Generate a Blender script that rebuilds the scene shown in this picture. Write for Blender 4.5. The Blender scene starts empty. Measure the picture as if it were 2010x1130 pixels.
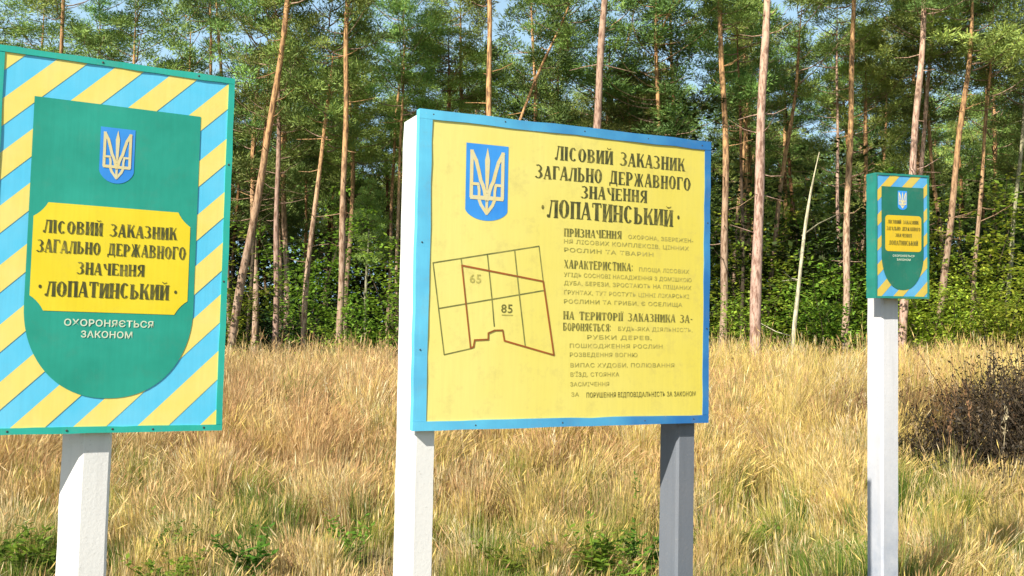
import bpy, math, random
import numpy as np
from mathutils import Matrix, Vector

# ------------------------------------------------------------------ camera, sky, sun, exposure
S = bpy.context.scene
COL = S.collection
EYE = 1.6
cam_d = bpy.data.cameras.new("camera")
cam = bpy.data.objects.new("camera", cam_d)
COL.objects.link(cam)
cam_d.sensor_fit = 'HORIZONTAL'
cam_d.sensor_width = 36.0
cam_d.lens = 36.0 * 1900.0 / 2010.0
cam_d.clip_start = 0.05
cam_d.clip_end = 2000.0
cam.location = (0, 0, EYE)
cam.rotation_euler = (math.radians(90.0) + math.atan(140.0 / 1900.0), 0, 0)
S.camera = cam

SUN_AZ = math.radians(-37.0)      # measured from straight behind the camera, towards the left
SUN_EL = math.radians(38.0)
to_sun = Vector((math.sin(SUN_AZ) * math.cos(SUN_EL), -math.cos(SUN_AZ) * math.cos(SUN_EL), math.sin(SUN_EL)))
world = bpy.data.worlds.new("World")
S.world = world
world.use_nodes = True
wn = world.node_tree
for n in list(wn.nodes):
    wn.nodes.remove(n)
sky = wn.nodes.new("ShaderNodeTexSky")
sky.sky_type = 'NISHITA'
sky.sun_disc = False
sky.sun_elevation = SUN_EL
sky.sun_rotation = math.atan2(to_sun.x, to_sun.y)
sky.air_density = 1.0
sky.dust_density = 2.5
bgn = wn.nodes.new("ShaderNodeBackground")
bgn.inputs[1].default_value = 0.05
wo = wn.nodes.new("ShaderNodeOutputWorld")
wtc = wn.nodes.new("ShaderNodeTexCoord")
wsep = wn.nodes.new("ShaderNodeSeparateXYZ")
wn.links.new(wtc.outputs["Generated"], wsep.inputs[0])
wmr = wn.nodes.new("ShaderNodeMapRange"); wmr.interpolation_type = 'SMOOTHSTEP'
wmr.inputs[1].default_value = 0.60; wmr.inputs[2].default_value = 0.28
wmr.inputs[3].default_value = 0.0; wmr.inputs[4].default_value = 0.7
wn.links.new(wsep.outputs[2], wmr.inputs[0])
wmx = wn.nodes.new("ShaderNodeMix"); wmx.data_type = 'RGBA'
wn.links.new(wmr.outputs[0], wmx.inputs[0])
wn.links.new(sky.outputs[0], wmx.inputs[6])
wmx.inputs[7].default_value = (8.6, 13.2, 17.0, 1)      # summer haze thickening towards the horizon, the same all round
wn.links.new(wmx.outputs[2], bgn.inputs[0])
wn.links.new(bgn.outputs[0], wo.inputs[0])
sun_d = bpy.data.lights.new("sun", 'SUN')
sun_d.energy = 5.0
sun_d.angle = math.radians(0.5)
sun_d.color = (1.0, 0.94, 0.84)
sun = bpy.data.objects.new("sun", sun_d)
COL.objects.link(sun)
sun.rotation_euler = to_sun.to_track_quat('Z', 'Y').to_euler()
S.view_settings.view_transform = 'Standard'
S.view_settings.look = 'None'
S.view_settings.gamma = 1.0
S.view_settings.use_curve_mapping = False
S.view_settings.exposure = 0.7
S.render.engine = 'CYCLES'
S.cycles.max_bounces = 6
S.cycles.diffuse_bounces = 3
S.cycles.transmission_bounces = 3
S.cycles.transparent_max_bounces = 4

rng = np.random.default_rng(7)
random.seed(7)

# ------------------------------------------------------------------ materials
def new_mat(name):
    m = bpy.data.materials.new(name)
    m.use_nodes = True
    nt = m.node_tree
    b = nt.nodes["Principled BSDF"]
    return m, nt, b

def nd(nt, typ, **kw):
    n = nt.nodes.new(typ)
    for k, v in kw.items():
        setattr(n, k, v)
    return n

def coords(nt, scale=(1, 1, 1)):
    tc = nd(nt, "ShaderNodeTexCoord")
    mp = nd(nt, "ShaderNodeMapping")
    mp.inputs["Scale"].default_value = scale
    nt.links.new(tc.outputs["Object"], mp.inputs[0])
    return mp.outputs[0]

def noise(nt, vec, scale, detail=4.0, rough=0.6):
    n = nd(nt, "ShaderNodeTexNoise")
    n.inputs["Scale"].default_value = scale
    n.inputs["Detail"].default_value = detail
    n.inputs["Roughness"].default_value = rough
    nt.links.new(vec, n.inputs["Vector"])
    return n.outputs["Fac"]

def ramp(nt, fac, stops):
    r = nd(nt, "ShaderNodeValToRGB")
    cr = r.color_ramp
    while len(cr.elements) < len(stops):
        cr.elements.new(0.5)
    for e, (p, c) in zip(cr.elements, stops):
        e.position = p
        e.color = (*c, 1) if len(c) == 3 else c
    nt.links.new(fac, r.inputs[0])
    return r.outputs[0]

def mixc(nt, fac, a, b, mode='MIX'):
    m = nd(nt, "ShaderNodeMix", data_type='RGBA', blend_type=mode)
    if isinstance(fac, (int, float)):
        m.inputs[0].default_value = fac
    else:
        nt.links.new(fac, m.inputs[0])
    for i, v in ((6, a), (7, b)):
        if isinstance(v, tuple):
            m.inputs[i].default_value = (*v, 1)
        else:
            nt.links.new(v, m.inputs[i])
    return m.outputs[2]

def bump(nt, b, h, strength, dist):
    bm_ = nd(nt, "ShaderNodeBump")
    bm_.inputs["Strength"].default_value = strength
    bm_.inputs["Distance"].default_value = dist
    nt.links.new(h, bm_.inputs["Height"])
    nt.links.new(bm_.outputs[0], b.inputs["Normal"])

def paint(name, c1, c2, dirt=(0.25, 0.2, 0.12), dirt_amt=0.25, rough=0.45, scale=6.0, streak=True, worn=None, tone_span=None):
    """hand-brushed gloss paint: two tones, thin brush marks, a little grime and worn flecks"""
    m, nt, b = new_mat(name)
    v = coords(nt)
    f = ramp(nt, noise(nt, v, scale, 3), [(0.3, (0, 0, 0)), (0.7, (1, 1, 1))])
    if tone_span:      # first tone passes into the second along the board
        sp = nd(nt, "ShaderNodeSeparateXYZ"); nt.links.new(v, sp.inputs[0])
        gr = nd(nt, "ShaderNodeMapRange"); gr.inputs[1].default_value = tone_span[0]; gr.inputs[2].default_value = tone_span[1]
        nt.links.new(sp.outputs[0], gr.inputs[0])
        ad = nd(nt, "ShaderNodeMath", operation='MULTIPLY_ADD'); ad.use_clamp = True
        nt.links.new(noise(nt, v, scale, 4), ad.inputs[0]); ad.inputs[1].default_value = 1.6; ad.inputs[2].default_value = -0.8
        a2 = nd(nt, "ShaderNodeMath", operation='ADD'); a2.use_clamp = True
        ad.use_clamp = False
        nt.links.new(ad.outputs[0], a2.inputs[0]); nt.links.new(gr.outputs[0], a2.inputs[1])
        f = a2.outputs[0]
    base = mixc(nt, f, c1, c2)
    vs = coords(nt, (1.0, 1.0, 0.06) if streak else (1, 1, 1))
    st = noise(nt, vs, 90.0, 3)
    base = mixc(nt, ramp(nt, st, [(0.35, (0, 0, 0)), (0.8, (0.13, 0.13, 0.13))]), base, tuple(x * 0.55 for x in c1))
    df = ramp(nt, noise(nt, v, 11.0, 8, 0.75), [(0.52, (0, 0, 0)), (0.8, (dirt_amt,) * 3)])
    base = mixc(nt, df, base, dirt)
    if worn:
        wf = ramp(nt, noise(nt, v, 55.0, 5, 0.7), [(0.66, (0, 0, 0)), (0.72, (0.7, 0.7, 0.7))])
        base = mixc(nt, wf, base, worn)
    nt.links.new(base, b.inputs["Base Color"])
    b.inputs["Roughness"].default_value = rough
    bump(nt, b, st, 0.12, 0.002)
    return m

M = {}
M['green'] = paint("green_paint", (0.012, 0.29, 0.205), (0.022, 0.37, 0.27), dirt_amt=0.12)
M['green_frame'] = paint("green_frame_paint", (0.015, 0.38, 0.30), (0.03, 0.46, 0.36), dirt_amt=0.3, worn=(0.3, 0.45, 0.35))
M['darker_green'] = paint("darker_green_paint", (0.008, 0.13, 0.085), (0.014, 0.17, 0.11), dirt_amt=0.3)  # darker set of paints for the small striped sign
M['darker_green_frame'] = paint("darker_green_frame_paint", (0.012, 0.19, 0.15), (0.02, 0.24, 0.18), dirt_amt=0.35, worn=(0.12, 0.26, 0.3))
M['darker_yellow'] = paint("ochre_yellow_paint", (0.62, 0.44, 0.05), (0.58, 0.46, 0.10), dirt_amt=0.3)
M['darker_blue'] = paint("darker_blue_paint", (0.07, 0.30, 0.60), (0.12, 0.42, 0.66), dirt_amt=0.3)
M['darker_plaque'] = paint("darker_plaque_paint", (0.66, 0.46, 0.01), (0.62, 0.42, 0.02), dirt_amt=0.3)
M['stripe_yellow'] = paint("pale_yellow_paint", (0.83, 0.68, 0.14), (0.86, 0.73, 0.22), dirt_amt=0.12)
M['stripe_blue'] = paint("sky_blue_paint", (0.09, 0.55, 0.82), (0.15, 0.60, 0.85), dirt_amt=0.10)
M['plaque'] = paint("strong_yellow_paint", (0.80, 0.62, 0.012), (0.84, 0.68, 0.03), dirt_amt=0.12)
M['board_yellow'] = paint("pale_to_deep_yellow_paint", (0.80, 0.71, 0.21), (0.72, 0.60, 0.085), dirt=(0.45, 0.36, 0.12), dirt_amt=0.5, scale=1.3, tone_span=(0.15, 1.25))  # paler yellow on the left, deeper towards the right
M['frame_blue'] = paint("blue_frame_paint", (0.13, 0.56, 0.80), (0.02, 0.15, 0.42), dirt_amt=0.3, scale=2.2, worn=(0.45, 0.6, 0.65), tone_span=(-0.1, 1.35))  # light cyan on the left, darker blue towards the right
M['shield_blue'] = paint("bright_blue_paint", (0.03, 0.24, 0.72), (0.05, 0.32, 0.80), dirt_amt=0.1)
M['letter_dark'] = paint("dark_letter_paint", (0.035, 0.040, 0.010), (0.14, 0.125, 0.022), dirt=(0.6, 0.5, 0.09), dirt_amt=0.75, scale=22, streak=False)
M['letter_mid'] = paint('half_faded_letter_paint', (0.07, 0.075, 0.016), (0.30, 0.26, 0.05), dirt=(0.66, 0.55, 0.12), dirt_amt=0.85, scale=24, streak=False)
M['letter_faded'] = paint("faded_olive_letter_paint", (0.28, 0.26, 0.05), (0.56, 0.48, 0.12), dirt=(0.7, 0.6, 0.16), dirt_amt=0.85, scale=25, streak=False)
M['letter_white'] = paint("white_letter_paint", (0.72, 0.76, 0.62), (0.62, 0.72, 0.5), dirt_amt=0.2, streak=False)
M['gold'] = paint("pale_gold_paint", (0.74, 0.60, 0.24), (0.66, 0.64, 0.42), dirt=(0.7, 0.45, 0.05), dirt_amt=0.8, scale=30, streak=False)
M['map_dark'] = paint("dark_green_line_paint", (0.09, 0.11, 0.03), (0.30, 0.28, 0.07), dirt=(0.7, 0.6, 0.16), dirt_amt=0.5, scale=20, streak=False)
M['map_red'] = paint("red_brown_line_paint", (0.42, 0.10, 0.015), (0.22, 0.09, 0.015), dirt_amt=0.1, scale=9, streak=False)

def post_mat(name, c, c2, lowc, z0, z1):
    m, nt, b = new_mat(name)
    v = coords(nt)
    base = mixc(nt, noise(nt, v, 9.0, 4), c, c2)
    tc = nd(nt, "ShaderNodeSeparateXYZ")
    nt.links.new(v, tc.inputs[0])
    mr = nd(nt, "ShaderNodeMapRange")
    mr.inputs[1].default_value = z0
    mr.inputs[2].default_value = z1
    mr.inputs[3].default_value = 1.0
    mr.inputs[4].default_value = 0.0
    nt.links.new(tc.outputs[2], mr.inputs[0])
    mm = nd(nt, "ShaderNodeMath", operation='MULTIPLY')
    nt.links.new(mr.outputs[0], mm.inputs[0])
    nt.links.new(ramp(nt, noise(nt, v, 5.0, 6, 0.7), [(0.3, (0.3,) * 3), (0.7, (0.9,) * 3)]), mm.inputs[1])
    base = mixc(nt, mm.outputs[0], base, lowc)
    pits = noise(nt, v, 80.0, 6, 0.75)
    base = mixc(nt, ramp(nt, pits, [(0.60, (0, 0, 0)), (0.70, (0.5,) * 3)]), base, (0.33, 0.31, 0.27))
    vs = coords(nt, (1, 1, 0.05))
    base = mixc(nt, ramp(nt, noise(nt, vs, 30.0, 4), [(0.5, (0, 0, 0)), (0.8, (0.35,) * 3)]), base, tuple(x * 0.6 for x in c))
    nt.links.new(base, b.inputs["Base Color"])
    b.inputs["Roughness"].default_value = 0.75
    bump(nt, b, pits, 0.35, 0.004)
    return m

M['post_white'] = post_mat("whitewashed_concrete", (0.76, 0.745, 0.71), (0.68, 0.675, 0.65), (0.44, 0.42, 0.34), 0.0, 0.7)
M['post_grey'] = post_mat("grey_concrete", (0.14, 0.16, 0.19), (0.17, 0.18, 0.20), (0.10, 0.13, 0.17), 0.0, 1.0)  # grey all over, a little darker towards the foot
M['post_white_shaded'] = post_mat("shaded_white_concrete", (0.66, 0.65, 0.65), (0.56, 0.56, 0.58), (0.22, 0.27, 0.36), 0.3, 1.5)  # shadow on the lower post painted in as a grey-blue gradient

m, nt, b = new_mat("nail_steel")
b.inputs["Base Color"].default_value = (0.09, 0.09, 0.08, 1); b.inputs["Roughness"].default_value = 0.5; b.inputs["Metallic"].default_value = 0.6
M['nail'] = m

def bark(name, low, high, z0, z1, dark):
    m, nt, b = new_mat(name)
    v = coords(nt)
    sep = nd(nt, "ShaderNodeSeparateXYZ"); nt.links.new(v, sep.inputs[0])
    ad = nd(nt, "ShaderNodeMath", operation='MULTIPLY_ADD')
    nt.links.new(noise(nt, v, 1.2, 3), ad.inputs[0]); ad.inputs[1].default_value = 3.0
    nt.links.new(sep.outputs[2], ad.inputs[2])
    mr = nd(nt, "ShaderNodeMapRange", interpolation_type='SMOOTHSTEP')
    mr.inputs[1].default_value = z0 + 1.5; mr.inputs[2].default_value = z1 + 1.5
    nt.links.new(ad.outputs[0], mr.inputs[0])
    base = mixc(nt, mr.outputs[0], low, high)
    oi = nd(nt, "ShaderNodeObjectInfo")
    hs = nd(nt, "ShaderNodeHueSaturation")
    mv = nd(nt, "ShaderNodeMapRange"); mv.inputs[3].default_value = 0.75; mv.inputs[4].default_value = 1.2
    nt.links.new(oi.outputs["Random"], mv.inputs[0]); nt.links.new(mv.outputs[0], hs.inputs["Value"])
    nt.links.new(base, hs.inputs["Color"])
    vb = coords(nt, (1, 1, 0.22))
    pl = noise(nt, vb, 16.0, 5, 0.7)
    base = mixc(nt, ramp(nt, pl, [(0.40, (0.95,) * 3), (0.55, (0, 0, 0))]), hs.outputs[0], dark)
    nt.links.new(base, b.inputs["Base Color"])
    b.inputs["Roughness"].default_value = 0.95
    b.inputs["Specular IOR Level"].default_value = 0.15
    bump(nt, b, pl, 0.7, 0.03)
    return m

M['bark'] = bark("pine_bark", (0.44, 0.31, 0.22), (0.62, 0.36, 0.16), 3.5, 8.0, (0.15, 0.085, 0.05))
M['bark_pink'] = bark("pinkish_pine_bark", (0.46, 0.31, 0.24), (0.55, 0.37, 0.25), 4.0, 11.0, (0.18, 0.10, 0.07))
M['bark_grey'] = bark("grey_thin_bark", (0.30, 0.28, 0.19), (0.36, 0.33, 0.20), 2.0, 6.0, (0.12, 0.11, 0.07))
M['bark_pale'] = bark("pale_sapling_bark", (0.50, 0.47, 0.33), (0.55, 0.50, 0.32), 2.0, 6.0, (0.25, 0.22, 0.14))
M['bark_dark'] = bark("dark_trunk_bark", (0.10, 0.075, 0.05), (0.30, 0.15, 0.06), 5.0, 9.0, (0.04, 0.03, 0.02))

def leaf_mat(name, c, var=0.25, hue=0.03, trans=0.35, rough=0.6):
    """leaf colour with natural per-leaf tint (mesh attribute) and per-plant tint"""
    m, nt, b = new_mat(name)
    at = nd(nt, "ShaderNodeAttribute"); at.attribute_name = "tint"
    oi = nd(nt, "ShaderNodeObjectInfo")
    hs = nd(nt, "ShaderNodeHueSaturation")
    hs.inputs["Color"].default_value = (*c, 1)
    r1 = nd(nt, "ShaderNodeMapRange"); r1.inputs[3].default_value = 0.5 - hue; r1.inputs[4].default_value = 0.5 + hue
    nt.links.new(oi.outputs["Random"], r1.inputs[0]); nt.links.new(r1.outputs[0], hs.inputs["Hue"])
    ml = nd(nt, "ShaderNodeMath", operation='MULTIPLY'); ml.inputs[1].default_value = 7.31
    fr = nd(nt, "ShaderNodeMath", operation='FRACT')
    nt.links.new(oi.outputs["Random"], ml.inputs[0]); nt.links.new(ml.outputs[0], fr.inputs[0])
    r2 = nd(nt, "ShaderNodeMapRange"); r2.inputs[3].default_value = 1 - var; r2.inputs[4].default_value = 1 + var
    nt.links.new(fr.outputs[0], r2.inputs[0]); nt.links.new(r2.outputs[0], hs.inputs["Value"])
    col = mixc(nt, 1.0, hs.outputs[0], at.outputs["Color"], 'MULTIPLY')
    nt.links.new(col, b.inputs["Base Color"])
    b.inputs["Roughness"].default_value = rough
    b.inputs["Specular IOR Level"].default_value = 0.3
    tr = nd(nt, "ShaderNodeBsdfTranslucent"); nt.links.new(col, tr.inputs[0])
    mx = nd(nt, "ShaderNodeMixShader"); mx.inputs[0].default_value = trans
    nt.links.new(b.outputs[0], mx.inputs[1]); nt.links.new(tr.outputs[0], mx.inputs[2])
    nt.links.new(mx.outputs[0], nt.nodes["Material Output"].inputs[0])
    return m

M['needles'] = leaf_mat("pine_needles", (0.19, 0.30, 0.075), 0.38, 0.03, 0.12)
M['leaf_bright'] = leaf_mat("bright_leaves", (0.22, 0.36, 0.045), 0.3, 0.03, 0.4)
M['leaf_dark'] = leaf_mat("shaded_leaves", (0.028, 0.058, 0.015), 0.35, 0.03, 0.12)  # leaf colour kept dark to paint in the shade under the canopy
M['weed'] = leaf_mat("weed_leaves", (0.13, 0.25, 0.03), 0.25, 0.03, 0.35)
M['bramble'] = leaf_mat("shaded_bramble", (0.040, 0.033, 0.015), 0.1, 0.01, 0.1)  # near-black colour puts the hollow's shade into the leaves

def attr_mat(name, trans=0.3):
    m, nt, b = new_mat(name)
    at = nd(nt, "ShaderNodeAttribute"); at.attribute_name = "tint"
    nt.links.new(at.outputs["Color"], b.inputs["Base Color"])
    b.inputs["Roughness"].default_value = 0.95
    b.inputs["Specular IOR Level"].default_value = 0.05
    tr = nd(nt, "ShaderNodeBsdfTranslucent"); nt.links.new(at.outputs["Color"], tr.inputs[0])
    mx = nd(nt, "ShaderNodeMixShader"); mx.inputs[0].default_value = trans
    nt.links.new(b.outputs[0], mx.inputs[1]); nt.links.new(tr.outputs[0], mx.inputs[2])
    nt.links.new(mx.outputs[0], nt.nodes["Material Output"].inputs[0])
    return m
M['grass'] = attr_mat("dry_grass_blades")

m, nt, b = new_mat("field_soil")
v = coords(nt)
c_ = ramp(nt, noise(nt, v, 1.7, 6), [(0.3, (0.10, 0.075, 0.035)), (0.55, (0.20, 0.15, 0.06)), (0.75, (0.10, 0.11, 0.035))])
sepg = nd(nt, "ShaderNodeSeparateXYZ"); nt.links.new(v, sepg.inputs[0])
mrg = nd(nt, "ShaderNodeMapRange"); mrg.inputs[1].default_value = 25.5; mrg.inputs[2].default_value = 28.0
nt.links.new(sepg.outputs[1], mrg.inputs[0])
c_ = mixc(nt, mrg.outputs[0], c_, ramp(nt, noise(nt, v, 2.5, 6), [(0.35, (0.035, 0.028, 0.014)), (0.7, (0.06, 0.055, 0.02))]))  # floor colour darkened past the forest edge, painting in the shade there
nt.links.new(c_, b.inputs["Base Color"]); b.inputs["Roughness"].default_value = 1.0
bump(nt, b, noise(nt, v, 12.0, 5), 0.6, 0.08)
M['soil'] = m

# ------------------------------------------------------------------ helpers
def tag(o, label=None, cat=None, group=None, kind=None):
    if label: o['label'] = label
    if cat: o['category'] = cat
    if group: o['group'] = group
    if kind: o['kind'] = kind
    return o

def link(o, parent=None):
    COL.objects.link(o)
    if parent is not None:
        o.parent = parent
    return o

def empty(name, mw, label, cat, group=None):
    o = bpy.data.objects.new(name, None)
    o.empty_display_size = 0.2
    COL.objects.link(o)
    if isinstance(mw, Matrix):
        o.matrix_world = mw
    else:
        o.location = mw
    return tag(o, label, cat, group)

def np_mesh(name, verts, quads=None, tris=None, tint=None, mats=(), qmat=None, tmat=None, smooth=False):
    me = bpy.data.meshes.new(name)
    verts = np.asarray(verts, dtype=np.float32)
    q = np.zeros((0, 4), np.int32) if quads is None else np.asarray(quads, np.int32)
    t = np.zeros((0, 3), np.int32) if tris is None else np.asarray(tris, np.int32)
    me.vertices.add(len(verts)); me.vertices.foreach_set("co", verts.ravel())
    nl = q.size + t.size
    me.loops.add(nl); me.loops.foreach_set("vertex_index", np.concatenate([q.ravel(), t.ravel()]))
    npoly = len(q) + len(t)
    me.polygons.add(npoly)
    starts = np.concatenate([np.arange(len(q)) * 4, q.size + np.arange(len(t)) * 3]).astype(np.int32)
    me.polygons.foreach_set("loop_start", starts)
    if qmat is not None or tmat is not None:
        mi = np.concatenate([np.zeros(len(q), np.int32) if qmat is None else qmat, np.zeros(len(t), np.int32) if tmat is None else tmat])
        me.polygons.foreach_set("material_index", mi.astype(np.int32))
    if smooth:
        me.polygons.foreach_set("use_smooth", np.ones(npoly, bool))
    for m_ in mats:
        me.materials.append(m_)
    me.update(calc_edges=True)
    if tint is not None:
        a = me.color_attributes.new("tint", 'FLOAT_COLOR', 'POINT')
        rgba = np.ones((len(verts), 4), np.float32); rgba[:, :3] = tint
        a.data.foreach_set("color", rgba.ravel())
    return me

def poly_obj(name, verts, faces, mat, parent=None, smooth=False):
    me = bpy.data.meshes.new(name)
    me.from_pydata([tuple(map(float, v)) for v in verts], [], faces)
    me.materials.append(mat)
    if smooth:
        for p in me.polygons: p.use_smooth = True
    me.update()
    return link(bpy.data.objects.new(name, me), parent)

def val_noise(x, y, sc, seed=0):
    x = x / sc; y = y / sc
    xi = np.floor(x).astype(np.int64); yi = np.floor(y).astype(np.int64)
    fx = x - xi; fy = y - yi
    fx = fx * fx * (3 - 2 * fx); fy = fy * fy * (3 - 2 * fy)
    def h(a, b_):
        n = (a * 374761393 + b_ * 668265263 + seed * 69069) & 0x7fffffff
        n = ((n ^ (n >> 13)) * 1274126177) & 0x7fffffff
        return ((n ^ (n >> 16)) & 0xffff) / 65535.0
    return (h(xi, yi) * (1 - fx) + h(xi + 1, yi) * fx) * (1 - fy) + (h(xi, yi + 1) * (1 - fx) + h(xi + 1, yi + 1) * fx) * fy

def ground_z(x, y):
    t = np.clip((np.asarray(y, float) - 8.0) / 14.0, 0, 1)
    t = t * t * (3 - 2 * t)
    return 0.85 * t + 0.05 * (val_noise(np.asarray(x, float), np.asarray(y, float), 2.2, 3) - 0.5)

# ------------------------------------------------------------------ ground
xs = np.concatenate([np.linspace(-600, -60, 10), np.linspace(-50, 50, 126), np.linspace(60, 600, 10)])
ys = np.concatenate([np.linspace(-300, -20, 8), np.linspace(-15, 80, 130), np.linspace(90, 700, 12)])
X, Y = np.meshgrid(xs, ys)
Z = ground_z(X, Y)
vv = np.stack([X.ravel(), Y.ravel(), Z.ravel()], 1)
nx, ny = len(xs), len(ys)
i_, j_ = np.meshgrid(np.arange(nx - 1), np.arange(ny - 1))
k_ = (j_ * nx + i_).ravel()
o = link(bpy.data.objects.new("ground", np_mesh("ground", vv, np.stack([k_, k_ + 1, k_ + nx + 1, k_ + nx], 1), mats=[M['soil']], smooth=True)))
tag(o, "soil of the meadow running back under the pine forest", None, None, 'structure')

# ------------------------------------------------------------------ signs: flat print helpers
class Sheet:
    """collects thin flat shapes in the board's plane (x right, z up), each lying just in front of the last"""
    def __init__(self, y):
        self.y = y; self.v = []; self.f = []; self.n = 0
    def poly(self, pts):
        a = sum(p[0] * q[1] - q[0] * p[1] for p, q in zip(pts, pts[1:] + pts[:1]))
        if a < 0: pts = pts[::-1]
        y = self.y - (self.n % 8) * 0.00006
        b0 = len(self.v)
        self.v += [(p[0], y, p[1]) for p in pts]
        self.f.append(list(range(b0, b0 + len(pts))))
        self.n += 1
    def quad(self, a, b, c, d): self.poly([a, b, c, d])
    def line(self, pts, w):
        for (x0, y0), (x1, y1) in zip(pts, pts[1:]):
            L = math.hypot(x1 - x0, y1 - y0) or 1e-6
            nx_, ny_ = -(y1 - y0) / L * w / 2, (x1 - x0) / L * w / 2
            ex, ey = (x1 - x0) / L * w * 0.3, (y1 - y0) / L * w * 0.3
            self.quad((x0 - ex + nx_, y0 - ey + ny_), (x0 - ex - nx_, y0 - ey - ny_), (x1 + ex - nx_, y1 + ey - ny_), (x1 + ex + nx_, y1 + ey + ny_))
    def build(self, name, mat, parent):
        return poly_obj(name, self.v, self.f, mat, parent)

# hand-lettered high-contrast serif capitals: thick stems, hairline joins
TK, TN = 0.20, 0.07
def ring(out, cx, cy, rx, ry, a0, a1, tk=TK, tn=TN, n=14):
    for i in range(n):
        p = a0 + (a1 - a0) * i / n; q = a0 + (a1 - a0) * (i + 1) / n
        c0, s0, c1, s1 = math.cos(p), math.sin(p), math.cos(q), math.sin(q)
        out.append([(cx + rx * c0, cy + ry * s0), (cx + rx * c1, cy + ry * s1), (cx + (rx - tk) * c1, cy + (ry - tn) * s1), (cx + (rx - tk) * c0, cy + (ry - tn) * s0)])
def stem(out, x, y0=0.0, y1=1.0, w=TK):
    out.append([(x, y0), (x + w, y0), (x + w, y1), (x, y1)])
    for yy in (y0, y1):
        if yy in (0.0, 1.0):
            s = 0.05 if yy == 0 else -0.05
            out.append([(x - 0.04, yy), (x + w + 0.04, yy), (x + w + 0.04, yy + s), (x - 0.04, yy + s)])
def bar(out, x0, x1, y, t=TN):
    out.append([(x0, y), (x1, y), (x1, y + t), (x0, y + t)])
def diag(out, x0, y0, x1, y1, w):
    out.append([(x0, y0), (x0 + w, y0), (x1 + w, y1), (x1, y1)])
H2 = math.pi / 2
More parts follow.
